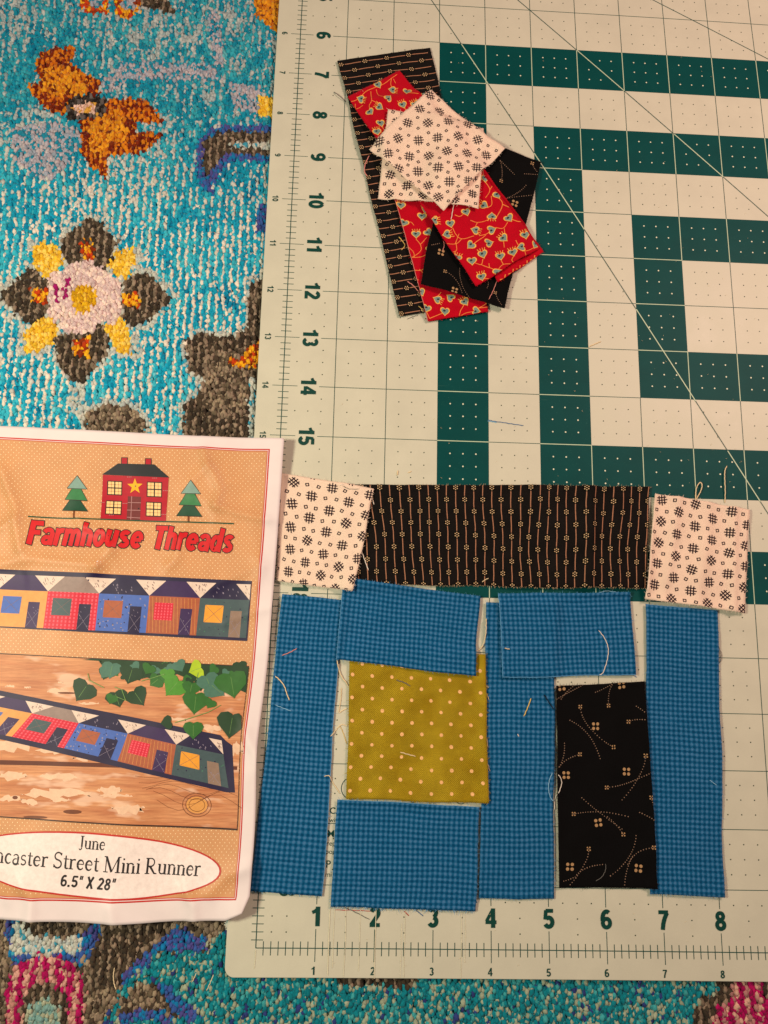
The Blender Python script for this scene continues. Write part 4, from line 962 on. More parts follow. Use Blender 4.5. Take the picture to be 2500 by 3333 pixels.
# ------------------------------------------------------------------ printed pattern sheet
Q1 = (0, 1370, 0.57263); Q2 = (0, 2100, 0.57263)
def build_sheet():
    P = np.array(ats([(-205, 1381), (928, 1436.5), (812, 2984), (-262, 2984)], None, 0.05))
    W = np.linalg.norm(P[1]-P[0]); H = np.linalg.norm(P[3]-P[0]); n, m = 116, 176
    u, v = np.meshgrid(np.linspace(0, 1, n+1), np.linspace(0, 1, m+1), indexing='ij')
    XY = (P[0]*((1-u)*(1-v))[..., None]+P[1]*(u*(1-v))[..., None]+P[2]*(u*v)[..., None]+P[3]*((1-u)*v)[..., None]); x, y = XY[..., 0].copy(), XY[..., 1].copy()
    s, t = u*W, v*H
    x -= 0.075*np.exp(-((v-0.66)/0.12)**2)*np.clip((u-0.55)/0.45, 0, 1)**2          # the right edge waves in
    y -= 0.07*np.exp(-((u-0.62)/0.22)**2)*np.clip((v-0.6)/0.4, 0, 1)**2             # the lower edge sags
    # rounded, slightly curled lower right corner
    c = np.clip((u-0.93)/0.07, 0, 1)*np.clip((v-0.955)/0.045, 0, 1); x -= 0.10*c; y += 0.12*c
    z = 0.055+0.0*x
    z += 0.10*(vnoise(x*0.55, y*0.45, 41)) + 0.045*vnoise(x*1.3, y*1.1, 42) + 0.010*vnoise(x*3.3, y*3.1, 43)
    z += 0.10*np.exp(-((1-u)**2/0.02+(v)**2/0.010)) + 0.10*np.exp(-((1-u)**2/0.006+(1-v)**2/0.01)) + 0.035*np.clip((u-0.9)/0.1, 0, 1)*(0.5+0.5*np.sin(v*19))
    z += 0.045*np.clip((v-0.93)/0.07, 0, 1)*(0.5+0.5*np.sin(u*21+1))
    def crease(crop, pts, amp, wd=0.06, side=0.0):
        nonlocal z
        q = ats(pts, crop, 0.06); d = np.full(x.shape, 9.0); sg = np.zeros(x.shape); en = np.zeros(x.shape)
        for a, b in zip(q[:-1], q[1:]):
            a = np.array(a); b = np.array(b); L = b-a; l2 = L@L
            k = np.clip(((x-a[0])*L[0]+(y-a[1])*L[1])/l2, 0, 1); dx = x-a[0]-k*L[0]; dy = y-a[1]-k*L[1]; dd = np.hypot(dx, dy)
            w = dd < d; d = np.where(w, dd, d); sg = np.where(w, np.sign(L[0]*dy-L[1]*dx), sg)
        z = z + 1.3*amp*np.exp(-(d/(wd*1.1))**2) + 2.4*amp*np.exp(-np.sqrt(d*d+.0016)/np.where(sg > 0, wd*4.5, wd*2.2))
    for pts, a in (([(1160, 180), (1185, 260), (1230, 330), (1255, 400), (1230, 490)], 0.030), ([(1230, 490), (1350, 530), (1530, 570)], 0.026), ([(1185, 260), (1090, 350)], 0.020), ([(20, 280), (60, 400), (105, 500), (110, 620), (130, 740)], 0.034), ([(105, 560), (20, 610), (-80, 620)], 0.026),
                   ([(440, 540), (470, 600), (620, 640), (640, 760)], 0.020), ([(560, 830), (600, 780), (650, 720)], 0.020), ([(540, 880), (565, 830)], 0.02), ([(1030, 670), (1020, 740), (1000, 800), (960, 830)], 0.026), ([(1470, 780), (1490, 850), (1450, 960)], 0.022), ([(0, 820), (200, 790), (560, 830)], 0.02), ([(1280, 1150), (1400, 1100), (1550, 1060)], 0.012), ([(1200, 960), (1300, 900), (1500, 830)], 0.012)): crease(Q1, pts, a)
    for pts, a in (([(140, 1350), (200, 1420), (190, 1560)], 0.03), ([(1060, 1380), (1110, 1480), (1100, 1590)], 0.028), ([(640, 1480), (660, 1600)], 0.02), ([(1200, 1400), (1300, 1300), (1420, 1250)], 0.022), ([(1400, 500), (1460, 620), (1480, 700)], 0.025), ([(0, 1250), (80, 1320), (60, 1440)], 0.015)): crease(Q2, pts, a, 0.09)
    for dx in (1, -1): pass
    zs = blur_small(z); z = zs
    # keep clear of everything underneath
    base = hs(np.maximum(HF, 0), x, y); base = np.maximum(base, 0)
    z = np.maximum(z, base+0.012)
    G = np.stack([x, y, z+gz(x, y)], -1); th = 0.007
    top = G.reshape(-1, 3); bot = top.copy(); bot[:, 2] -= th; F = []; idx = lambda i, j: i*(m+1)+j; k = len(top)
    for i in range(n):
        for j in range(m):
            q = (idx(i, j), idx(i, j+1), idx(i+1, j+1), idx(i+1, j)); F.append(q); F.append(tuple(a+k for a in q[::-1]))
    ring = [idx(i, 0) for i in range(n+1)] + [idx(n, j) for j in range(1, m+1)] + [idx(i, m) for i in range(n-1, -1, -1)] + [idx(0, j) for j in range(m-1, 0, -1)]
    for a, b in zip(ring, ring[1:]+ring[:1]): F.append((a, b, b+k, a+k))
    c = top.mean(0); c[2] = bot[:, 2].min()
    i0, i1, j0, j1 = round(0.262/W*n), round((W-0.258)/W*n), round(0.22/H*m), round((H-0.325)/H*m)      # the printed field ends on grid lines
    mi = [1 if (f[0] < k and i0 <= f[0]//(m+1) < i1 and j0 <= f[0] % (m+1) < j1 and q < 2*n*m and q % 2 == 0) else 0 for q, f in enumerate(F)]
    o = mk('pattern_sheet', np.concatenate([top, bot]), F, ['paper_white', 'paper_tan'], loc=tuple(c), mi=mi, smooth=True)
    tag(o, 'creased sewing pattern sheet with a tan dotted front showing a red house', 'paper sheet')
    sf = Surf(G, W, H); sf.o = o; sf.box = (i0/n*W, i1/n*W, j0/m*H, j1/m*H)
    return sf
def blur_small(z):
    p = np.pad(z, 1, mode='edge'); return (p[1:-1, 1:-1]*4+p[:-2, 1:-1]+p[2:, 1:-1]+p[1:-1, :-2]+p[1:-1, 2:])/8
SH = build_sheet()

def sheet_prints():
    sf = SH; o = sf.o; W, H = sf.W, sf.H; E = 0.0007
    def st(crop, x, y): return sf.st(at(crop[0]+x*crop[2], crop[1]+y*crop[2], 0.085))
    a = lambda x, y: st(Q1, x, y); b = lambda x, y: st(Q2, x, y)
    L, R, T, B = sf.box[0]-0.024, sf.box[1]+0.024, sf.box[2]-0.024, sf.box[3]+0.024
    def rect(i): return [(L+i, T+i), (R-i, T+i), (R-i, B-i), (L+i, B-i)]
    def frame(i, w, m, ly):
        q = rect(i); r = rect(i+w); return [([q[k], q[(k+1) % 4], r[(k+1) % 4], r[k]], m, ly) for k in range(4)]
    sf.prints('border_print', frame(0, 0.024, 'border_red', 0)+frame(0.024, 0.012, 'paper_white', 0)+frame(0.036, 0.012, 'border_red', 0), o)
    # polka dots
    V = []; F = []; per = 0.094; pts = []
    k = 0; y = T+0.09
    while y < B-0.07:
        xx = L+0.09+(per/2 if k % 2 else 0)
        while xx < R-0.07: pts.append((xx+random.uniform(-.003, .003), y)); xx += per
        y += per/2*1.05; k += 1
    pts = np.array(pts); ang = np.arange(6)*math.pi/3
    S_ = (pts[:, None, 0]+0.0105*np.cos(ang)).ravel(); T_ = (pts[:, None, 1]+0.0105*np.sin(ang)).ravel()
    P = sf.pos(S_, T_); P[:, 2] += 0.0036; F = [tuple(range(i*6+5, i*6-1, -1)) for i in range(len(pts))]
    mk('polka_dot_print', P, F, 'tan_dot', o)['kind'] = 'stuff'
    # ---- logo: house, trees, ground line
    def add(name, polys, parent=None, kind=None): return sf.prints(name, polys, parent or o, kind=kind)
    ly0 = 3.5
    H0 = add('printed_house', [([a(584, 305), a(960, 322), a(942, 568), a(574, 556)], 'house_red', ly0)])
    for q in ([(690, 208), (728, 208), (726, 262), (688, 262)], [(826, 213), (864, 214), (862, 270), (824, 268)]):
        (x0, y0), (x1, y1), (x2, y2), (x3, y3) = q
        add('chimney', [([a(*p) for p in q], 'window_line', ly0), ([a(x0+4, y0+4), a(x1-4, y1+4), a(x2-4, y2), a(x3+4, y3)], 'house_red', ly0+1)], H0)
    add('roof', [([a(580, 304), a(672, 242), a(878, 248), a(964, 323)], 'roof_black', ly0+2)], H0)
    for x0, y0, x1, y1 in ((612, 340, 692, 416), (838, 347, 920, 428), (604, 452, 690, 528), (832, 460, 916, 538)):
        P = [([a(x0, y0), a(x1, y0+4), a(x1-2, y1+3), a(x0-2, y1)], 'window_cream', ly0+1)]
        P += [(q, 'window_line', ly0+2) for q in stroke([a(x0, y0), a(x1, y0+4), a(x1-2, y1+3), a(x0-2, y1), a(x0, y0)], 0.018)]
        P += [(q, 'window_line', ly0+2.5) for q in stroke([a((x0+x1)/2, y0), a((x0+x1)/2-2, y1)], 0.022)]
        P += [(q, 'window_line', ly0+3) for q in stroke([a(x0, (y0+y1)/2), a(x1, (y0+y1)/2+3)], 0.022)]
        for f in (.25, .75):
            P += [(q, 'door_maroon', ly0+1.5) for q in stroke([a(x0+(x1-x0)*f, y0), a(x0+(x1-x0)*f-1, y1)], 0.006)]; P += [(q, 'door_maroon', ly0+1.7) for q in stroke([a(x0, y0+(y1-y0)*f), a(x1, y0+(y1-y0)*f+3)], 0.006)]
        add('window', P, H0)
    P = [([a(726, 426), a(802, 430), a(796, 562), a(720, 558)], 'door_maroon', ly0+1)]
    for i, q in enumerate(([(748, 427), (744, 559)], [(726, 462), (800, 464)], [(722, 505), (798, 507)], [(722, 546), (797, 550)])): P += [(z, 'door_line', ly0+2+0.2*i) for z in stroke([a(*q[0]), a(*q[1])], 0.012)]
    P.append((disc(a(788, 497), 0.016, 8), 'window_line', ly0+3)); add('door', P, H0)
    star = []
    for k in range(10):
        r = 46 if k % 2 == 0 else 19; t = -math.pi/2+k*math.pi/5; star.append(a(767+r*math.cos(t), 371+r*math.sin(t)))
    c = a(767, 371)
    add('star', [([c, star[k], star[(k+1) % 10]], 'star_gold', ly0+2) for k in range(10)]+[(disc(a(770, 370), 0.018, 8), 'stripe_tan', ly0+3)], H0)
    P = []
    for x, y in ((735, 318), (880, 325), (940, 396), (710, 467), (930, 530), (635, 534), (580, 462)):
        for dx in (-10, 0, 10): P += [(z, 'door_line', ly0+2) for z in stroke([a(x+dx-3, y), a(x+dx+3, y)], 0.012)]
    add('brick_mark', P, H0, 'stuff')
    for dx, dy in ((0, 0), (648, 30)):
        T0 = add('printed_tree', [(z, 'trunk_brown', ly0) for z in stroke([a(424+dx, 505+dy), a(424+dx, 553+dy if dx == 0 else 543+dy)], 0.035)])
        for k, (q, m) in enumerate((([(355, 508), (398, 448), (456, 450), (502, 513)], 'tree_dark'), ([(370, 446), (412, 382), (460, 384), (498, 454)], 'tree_mid'), ([(382, 383), (440, 311), (495, 387)], 'tree_pale'))):
            q2 = [a(x+dx, y+dy) for x, y in q]; add('tree_tier', [(q2, m, ly0+1+k)]+[(z, 'window_line', ly0+1.4+k) for z in stroke(q2+[q2[0]], 0.009)], T0)
    add('ground_line_print', [(z, 'tree_dark', ly0+4.5) for z in stroke([a(170+(1158)*k/10, 546+36*k/10) for k in range(11)], 0.024)])
    # ---- lettering
    def words(name, s, p0, p1, cap, t, shear, m, ly, grow=0.0, kern=0.05):
        pl, w = sans(s, t, shear, kern, grow)
        p0 = np.array(p0); p1 = np.array(p1); d = p1-p0; L_ = np.linalg.norm(d); e = d/L_; nrm = np.array((e[1], -e[0]))    # t runs down the page
        f = lambda x, y: tuple(p0+x/w*L_*e+y*cap*nrm)
        add(name, [([f(*p) for p in q], m, ly+l*1.2) for q, l in pl], None, 'stuff')
    for word, p0, p1 in (('Farmhouse', (158, 702), (800, 722)), ('Threads', (856, 724), (1312, 742))):
        words('title_outline_print', word, a(*p0), a(*p1), 0.44, 0.225, 0.20, 'letter_black', 4, 0.07, 0.015)
        words('title_print', word, a(*p0), a(*p1), 0.44, 0.225, 0.20, 'red_letter', 6, 0.0, 0.015)
    # ---- first picture: the row of patchwork houses
    def house(P, c4, body, roofm, win, door, ly, gingh=False, wing=False):
        c4 = [np.array(c) for c in c4]
        f = lambda u, v: tuple((c4[0]*(1-u)+c4[1]*u)*(1-v)+(c4[3]*(1-u)+c4[2]*u)*v)
        P.append(([f(0, .02), f(.30, .02), f(0, .31)], 'q_white', ly)); P.append(([f(.70, .02), f(1, .02), f(1, .31)], 'q_white', ly))
        for k in range(16):
            x, y = random.choice((random.uniform(.01, .1), random.uniform(.88, .97))), random.uniform(.04, .18); P += [(z, 'q_speck', ly+.5) for z in stroke([f(x, y), f(x+.02, y+.03)], 0.009)]
        P.append(([f(0, .31), f(.30, .02), f(.70, .02), f(1, .31)], roofm, ly+1))
        if roofm == 'q_navy':
            for k in range(12): x, y = random.uniform(.25, .75), random.uniform(.06, .27); P += [(z, 'q_stitch', ly+1.6) for z in stroke([f(x, y), f(x+.012, y+.03)], 0.010)]
        P.append(([f(0, .31), f(1, .31), f(1, 1), f(0, 1)], body, ly+1))
        def check(u0, v0, u1, v1, l, n, mm):
            for k in range(n):
                q = u0+(u1-u0)*(k+.25)/n; P.append(([f(q, v0), f(q+(u1-u0)*.4/n, v0), f(q+(u1-u0)*.4/n, v1), f(q, v1)], 'q_redlight', l))
            for k in range(mm):
                q = v0+(v1-v0)*(k+.25)/mm; P.append(([f(u0, q), f(u1, q), f(u1, q+(v1-v0)*.4/mm), f(u0, q+(v1-v0)*.4/mm)], 'q_red', l+.3))
        if gingh: check(0, .31, 1, 1, ly+1.4, 13, 10)
        if body == 'q_rust':
            for k in range(14): P += [(z, 'q_tan', ly+1.4+.04*k) for z in stroke([f(0.07*k, .33), f(0.07*k+.06, .98)], 0.006)]
        if body in ('q_blue', 'q_slate'):
            for k in range(70 if body == 'q_blue' else 24):
                x, y = random.uniform(.03, .97), random.uniform(.34, .97); P.append((disc(f(x, y), random.uniform(.008, .018), 5), 'q_navy' if random.random() < .4 else ('q_stitch' if body == 'q_blue' else 'leaf_blue'), ly+1.4+.01*(k % 20)))
        P.append(([f(.12, .43), f(.49, .43), f(.49, .75), f(.12, .75)], win, ly+2.2))
        if wing: check(.12, .43, .49, .75, ly+2.5, 6, 6)
        else:
            P += [(z, 'q_speck', ly+2.6) for z in stroke([f(.12, .43), f(.49, .75)], 0.006)]; P += [(z, 'q_speck', ly+2.8) for z in stroke([f(.49, .43), f(.12, .75)], 0.006)]
        P.append(([f(.64, .52), f(.87, .52), f(.87, 1), f(.64, 1)], door, ly+2.2))
        for k in range(5): x, y = random.uniform(.66, .85), random.uniform(.55, .95); P += [(z, 'q_stitch', ly+2.6) for z in stroke([f(x, y), f(x+.015, y+.02)], 0.007)]
        P += [(z, 'q_stitch', ly+2.9) for z in stroke([f(.65, .70), f(.86, .98)], 0.004)]; P += [(z, 'q_stitch', ly+3.1) for z in stroke([f(.86, .70), f(.65, .98)], 0.004)]
    spec = [('q_tan', 'q_purple', 'q_blue', 'q_purple'), ('q_red', 'q_grey', 'q_slate', 'q_navy'), ('q_blue', 'q_navy', 'q_rust', 'q_navy'), ('q_rust', 'q_purple', 'q_red', 'q_purple'), ('q_slate', 'q_navy', 'q_orange', 'q_taupe')]
    PIC = add('patchwork_picture', [([a(-300, 830), a(1426, 901), a(1395, 1236), a(-300, 1157)], 'q_navy', 4)])
    tops = [(-290, 850), (4, 863), (290, 874), (576, 884), (858, 894), (1142, 904), (1420, 914)]; bots = [(-300, 1150), (-40, 1163), (250, 1174), (540, 1184), (822, 1195), (1105, 1207), (1388, 1219)]
    for i in range(6):
        s_ = spec[(i-1) % 5]; P = []; house(P, [a(*tops[i]), a(*tops[i+1]), a(*bots[i+1]), a(*bots[i])], *s_, 5, gingh=s_[0] == 'q_red', wing=s_[2] == 'q_red'); add('printed_patchwork_house', P, PIC, 'stuff')
    # ---- second picture: the runner on a wooden table below ivy
    quad = [b(-330, 30), b(1406, 103), b(1330, 1010), b(-330, 952)]
    PIC = add('table_picture', [(quad, 'printed_wood', 3)])
    P = [(z, 'photo_line', 9) for z in stroke([b(-330, 30), b(1406, 103), b(1330, 1010), b(-330, 952)], 0.016)]
    P.append(([b(-330, 640), b(1347, 660), b(1345, 680), b(-330, 668)], 'wood_seam', 4.5))
    for cx, cy, rx, ry in ((330, 250, 60, 16), (345, 203, 16, 7), (505, 320, 55, 8), (60, 228, 28, 7), (160, 232, 22, 7), (1200, 452, 60, 22), (1010, 400, 60, 10), (70, 735, 90, 24), (330, 735, 100, 20), (60, 862, 70, 18), (320, 825, 190, 30), (165, 878, 44, 18), (340, 860, 60, 14), (620, 800, 70, 20), (720, 905, 90, 26), (650, 830, 90, 12), (30, 560, 160, 34), (330, 590, 130, 16), (520, 630, 110, 14), (1350, 560, 40, 40)):
        p = disc((cx, cy), rx, 26, ry*.85); p = [b(x+random.uniform(-.16, .16)*rx, y+random.uniform(-.5, .5)*ry) for x, y in p]; P.append((p, 'wood_chip', 4+.008*len(P)))
    for x, y, rx, ry in ((410, 925, 60, 12), (85, 855, 18, 10), (200, 962, 80, 8), (380, 262, 60, 6)): P.append((disc(b(x, y), rx*.57/190, 14, ry*.57/190), 'wood_knot', 4.8))
    for r in (1.0, 0.78, 0.55): q = [b(x, y) for x, y in disc((1105, 878), 82*r, 18, 66*r)]; P += [(z, 'wood_knot', 5+r) for z in stroke(q+[q[0]], 0.010)]
    P.append(([b(x, y) for x, y in disc((1105, 878), 60, 16, 46)], 'q_tan', 4.6))
    for k in range(7): q = [b(760+20*k+60*j, 720+24*k+(10+6*k)*math.sin(j*.9+k)) for j in range(9)]; P += [(z, 'wood_knot', 5.2) for z in stroke(q, 0.006)]
    add('wood_mark', P, PIC, 'stuff'); P = []
    # the runner
    P.append(([b(-330, 190), b(0, 252), b(1252, 488), b(1285, 520), b(1322, 545), b(1326, 806), b(1278, 806), b(0, 526), b(-330, 450)], 'q_navy', 6))
    add('printed_runner', P, PIC)
    tp = [(-230, 225), (-50, 268), (235, 320), (482, 368), (745, 418), (1010, 468), (1258, 512)]; bt = [(-330, 440), (-200, 462), (70, 512), (362, 573), (660, 640), (965, 712), (1290, 782)]
    for i in range(6):
        s_ = spec[(i-1) % 5]; P = []; house(P, [b(*tp[i]), b(*tp[i+1]), b(*bt[i+1]), b(*bt[i])], *s_, 7, gingh=s_[0] == 'q_red', wing=s_[2] == 'q_red'); add('printed_patchwork_house', P, PIC, 'stuff')
    # ivy
    P = [([b(470, 75), b(560, 80), b(590, 120), b(600, 180), b(680, 110), b(720, 200), b(830, 170), b(900, 190), b(1000, 150), b(1100, 190), b(1200, 170), b(1392, 250), b(1404, 105), b(520, 68)], 'leaf_dark', 9)]
    def leaf(x, y, r, rot, m, ly):
        q = []
        for k in range(16):
            t = 2*math.pi*k/16; X_ = 16*math.sin(t)**3/15*r; Y_ = -(13*math.cos(t)-3.6*math.cos(2*t)-1.4*math.cos(3*t)-0.5*math.cos(4*t))/15*r*(0.9+0.25*((int(x)*7) % 10)/10)
            q.append(b(min(x+X_*math.cos(rot)-Y_*math.sin(rot), 1398-(y-103)*0.075), y+X_*math.sin(rot)+Y_*math.cos(rot)))
        P.append((q, m, ly))
        if r > 45: P.extend((z, 'leaf_vein', ly+.4) for z in stroke([b(x+0.35*r*math.sin(rot), y-0.35*r*math.cos(rot)), b(x-0.7*r*math.sin(rot), y+0.7*r*math.cos(rot))], 0.006))
    for i, (x, y, r, rot, m) in enumerate(((475, 245, 72, 0.6, 'leaf_dark'), (632, 125, 55, 0.2, 'leaf_blue'), (660, 285, 62, -0.3, 'leaf_dark'), (775, 275, 62, -0.6, 'leaf_dark'), (740, 150, 66, 0.3, 'leaf_dark'), (632, 290, 34, 0.4, 'leaf_mid'), (880, 190, 46, 0.9, 'leaf_mid'), (945, 150, 42, 0.0, 'leaf_bright'), (985, 215, 70, 0.7, 'leaf_bright'),
            (1080, 225, 52, 0.2, 'leaf_mid'), (1105, 300, 72, 0.1, 'leaf_mid'), (1110, 122, 52, 1.2, 'leaf_lime'), (1175, 190, 62, -0.4, 'leaf_blue'), (1215, 225, 66, -0.9, 'leaf_blue'), (1310, 195, 96, -0.2, 'leaf_mid'), (1190, 310, 36, 0.5, 'leaf_mid'), (1315, 420, 84, 0.15, 'leaf_dark'), (1095, 455, 56, 0.0, 'leaf_mid'), (945, 420, 38, 1.4, 'leaf_dark'), (840, 120, 40, 0.5, 'leaf_mid'))): leaf(x, y, r, rot, m, 10.2+i*0.4)
    for k in range(34):
        x = random.uniform(560, 1370); leaf(x, random.uniform(100, 150+0.13*(x-560)), random.uniform(18, 42), random.uniform(-1, 1), random.choice(('leaf_dark', 'leaf_dark', 'leaf_mid', 'leaf_blue')), 9.2+.022*k)
    for q in ([(500, 150), (510, 190), (590, 230)], [(650, 225), (690, 240), (710, 300), (660, 280)], [(800, 190), (870, 170), (930, 150)], [(1250, 320), (1180, 360), (1060, 400), (990, 420)], [(1120, 140), (1110, 180)]): P += [(z, 'leaf_vein', 19) for z in stroke([b(*p) for p in q], 0.012)]
    add('printed_ivy', P, PIC, 'stuff')
    # ---- oval title
    def ov(k, n=56): return [b(500+738*k[0]*math.cos(2*math.pi*i/n), 1215+180*k[1]*math.sin(2*math.pi*i/n)+0.033*738*math.cos(2*math.pi*i/n)) for i in range(n)]
    add('oval_print', [(ov((1, 1)), 'border_red', 4), (ov((0.986, 0.945)), 'oval_white', 6)])
    # a small book face drawn by strokes: x height = 1, capitals 1.55
    TK, TN = 0.25, 0.10
    def srf(x, y, w=0.40): return ([(x-w/2, y), (x+w/2, y)], TN, TN)
    GL = {'n': (0.98, [([(.2, 0), (.2, .98)], TK, TK), ([(.2, .72)]+arc(.47, .70, .27, .28, 150, 20, 8), TN, .16), ([(.74, .75), (.74, 0)], TK, TK), srf(.2, .03), srf(.74, .03), ([(.02, .96), (.2, .97)], TN, TN)]),
          'u': (0.98, [([(.2, 1), (.2, .3)], TK, TK), (arc(.46, .32, .26, .28, 180, 340, 8), .16, TN), ([(.74, 1), (.74, 0)], TK, TK), ([(.02, .97), (.2, .97)], TN, TN), ([(.56, .97), (.74, .97)], TN, TN), ([(.74, .03), (.92, .03)], TN, TN)]),
          'e': (0.84, [([(.14, .56), (.70, .56)], TN, TN), (arc(.42, .5, .30, .46, 8, 190, 12), TN, TK), (arc(.42, .5, .30, .46, 190, 325, 10), TK, TN)]),
          'c': (0.80, [(arc(.44, .5, .31, .46, 45, 180, 12), .12, TK), (arc(.44, .5, .31, .46, 180, 320, 10), TK, TN)]),
          'a': (0.84, [(arc(.38, .72, .25, .25, 160, 10, 8), .11, .14), ([(.63, .76), (.63, .14), (.78, .03)], TK, .10), (arc(.40, .28, .27, .27, 70, 320, 12), TN, TK)]),
          's': (0.70, [(arc(.34, .73, .22, .23, 30, 250, 10)+arc(.34, .27, .24, .24, 80, -150, 10), .13, .15)]),
          't': (0.60, [([(.26, 1.3), (.26, .2)], TN*1.4, TK), (arc(.42, .2, .16, .17, 180, 320, 6), TK, TN), ([(.05, .96), (.55, .96)], TN, TN)]),
          'r': (0.74, [([(.2, 0), (.2, .98)], TK, TK), (arc(.5, .66, .28, .30, 160, 60, 6), TN, .19), srf(.22, .03, .46), ([(.02, .96), (.2, .97)], TN, TN)]),
          'i': (0.48, [([(.24, 0), (.24, .98)], TK, TK), srf(.24, .03), ([(.06, .96), (.24, .97)], TN, TN), ([(.24, 1.27), (.24, 1.45)], .19, .19)]),
          'S': (1.0, [(arc(.48, 1.17, .33, .36, 25, 240, 12)+arc(.48, .40, .36, .38, 70, -155, 12), .15, .17), ([(.80, 1.25), (.80, 1.52)], TN, TN), ([(.12, .05), (.12, .36)], TN, TN)]),
          'M': (1.75, [([(.25, .03), (.25, 1.52)], TN*1.2, TN*1.2), ([(.25, 1.52), (.85, .05)], TK, TK), ([(.85, .05), (1.45, 1.52)], TN, TN), ([(1.45, 1.52), (1.45, .03)], TK, TK), srf(.25, .03, .46), srf(1.45, .03, .5), ([(.03, 1.52), (.3, 1.52)], TN, TN), ([(1.42, 1.53), (1.70, 1.53)], TN, TN)]),
          'R': (1.25, [([(.25, .03), (.25, 1.5)], TK, TK), ([(.05, 1.52), (.55, 1.52)]+arc(.55, 1.13, .34, .39, 85, -80, 10)+[(.25, .72)], TN, TN*1.6), ([(.5, .72), (.95, .06), (1.2, .03)], TK, TN), srf(.25, .03, .46)]),
          'J': (0.72, [([(.42, 1.52), (.42, .2)], TK, TK), (arc(.24, .16, .18, .30, 0, -150, 8), .16, TN), srf(.42, 1.52, .46)]),
          'L': (1.1, [([(.25, .03), (.25, 1.52)], TK, TK), srf(.25, 1.52, .46), ([(.05, .03), (.95, .03), (.98, .4)], TN, TN)]), ' ': (0.42, [])}
    def serif(name, s, end, slope, cap, m, left=None):
        k = cap/1.55; w = sum(GL[c][0] for c in s); p = b(*end); q = b(end[0]-100, end[1]-100*slope); e = np.array(p)-np.array(q); e /= np.linalg.norm(e); nn = np.array((e[1], -e[0]))
        if left is not None: sx = np.linalg.norm(np.array(p)-np.array(b(*left)))/w
        else: sx = k
        x = -w; P = []
        for c in s:
            for i, (pts, w0, w1) in enumerate(GL[c][1]):
                P += [(z, m, 8+0.3*i) for z in stroke([tuple(np.array(p)+e*(x+u)*sx+nn*v*k) for u, v in pts], w0*k, w1*k)]
            x += GL[c][0]
        add(name, P, None, 'stuff')
    serif('oval_lettering', 'June', (594, 1129), 0.03, 0.20, 'letter_black', left=(444, 1124))
    serif('oval_lettering', 'ncaster Street Mini Runner', (1122, 1268), 0.041, 0.245, 'letter_black', left=(-28, 1219))
    serif('oval_lettering', 'La', (-28, 1219), 0.041, 0.245, 'letter_black', left=(-118, 1215))
    words('size_lettering', '6.5" X 28"', b(341, 1336), b(646, 1346), 0.185, 0.185, 0.10, 'letter_black', 8)
sheet_prints()

# ------------------------------------------------------------------ threads
# the sheet now also carries things: no thread lies on it
T = thread
T([(1588, 1365), (1610, 1370), (1639, 1374), (1670, 1379), (1706, 1384)], 'thread_blue', 0.007, label='blue thread lying alone on a cream column of the mat')
T([(1588, 1369), (1600, 1371), (1618, 1374)], 'thread_paleblue', 0.007, label='short pale fuzz at the left end of the lone blue thread')
T([(1916, 1128), (1938, 1118), (1957, 1110)], 'thread_cream', 0.011, label='short tan thread on the mat right of the pile near row 13')
T([(1295, 1531), (1293, 1546)], 'thread_cream', 0.012, label='tiny upright thread bit above the striped strip, left one')
T([(1328, 1538), (1340, 1533)], 'thread_cream', 0.010, label='tiny slanting thread bit above the striped strip, right one')
T([(230, 495), (280, 475), (325, 450)], 'thread_pink', 0.009, C3, label='pinkish thread near the top of the leftmost blue strip')
T([(187, 625), (220, 655), (245, 690), (262, 740), (278, 780)], 'thread_cream', 0.010, C3, label='curved cream thread across the upper leftmost blue strip')
T([(185, 808), (240, 830), (290, 848)], 'thread_paleblue', 0.006, C3, label='thin pale blue thread below the curved cream one')
T([(980, 1108), (1030, 1122), (1080, 1135)], 'thread_cream', 0.009, C3, label='straight cream thread in the middle of the olive square')
T([(955, 650), (1010, 668), (1045, 690)], 'thread_grey', 0.008, C3, label='greyish lint thread near the top of the olive square')
T([(695, 300), (728, 345), (748, 400), (745, 460), (728, 520), (715, 545), (690, 556)], 'thread_white', 0.007, C4, label='long curved white thread on the upper right blue rectangle')
T([(158, 402), (188, 408)], 'thread_cream', 0.009, C4, label='tiny cream thread near the left edge of upper right blue rectangle')
T([(312, 685), (292, 740), (270, 790)], 'thread_yellow', 0.010, C4, label='slanted yellow thread on the middle blue strip')
T([(235, 890), (243, 903)], 'thread_white', 0.008, C4, label='tiny white fleck on the middle blue strip')
T([(600, 595), (622, 655), (646, 722)], 'thread_white', 0.008, C1, label='white thread lying on the striped strip beside the left cream square')
T([(1395, 798), (1412, 785), (1437, 773)], 'thread_cream', 0.008, C1, label='short cream thread on the lower edge of the striped strip')
T([(440, 1112), (470, 1125), (485, 1165), (470, 1215), (450, 1260), (445, 1320)], 'thread_white', 0.007, C4, label='white looped thread on the left edge of the black floral rectangle')
T([(432, 1108), (415, 1150), (410, 1200), (422, 1250), (438, 1270)], 'thread_paleblue', 0.007, C4, label='pale blue curl of thread beside the looped white one')
T([(725, 490), (718, 540), (722, 590), (735, 630)], 'thread_cream', 0.008, (0, 2900, 0.51236), label='curved pale thread on the rug below the printed sheet')
T([(1245, 525), (1235, 550), (1220, 582)], 'thread_cream', 0.007, (0, 2900, 0.51236), label='short pale thread on the rug left of the mat corner')
T([(1355, 535), (1335, 585), (1310, 640)], 'thread_cream', 0.007, (0, 2900, 0.51236), label='longer slanted pale thread on the rug nearest the mat corner')
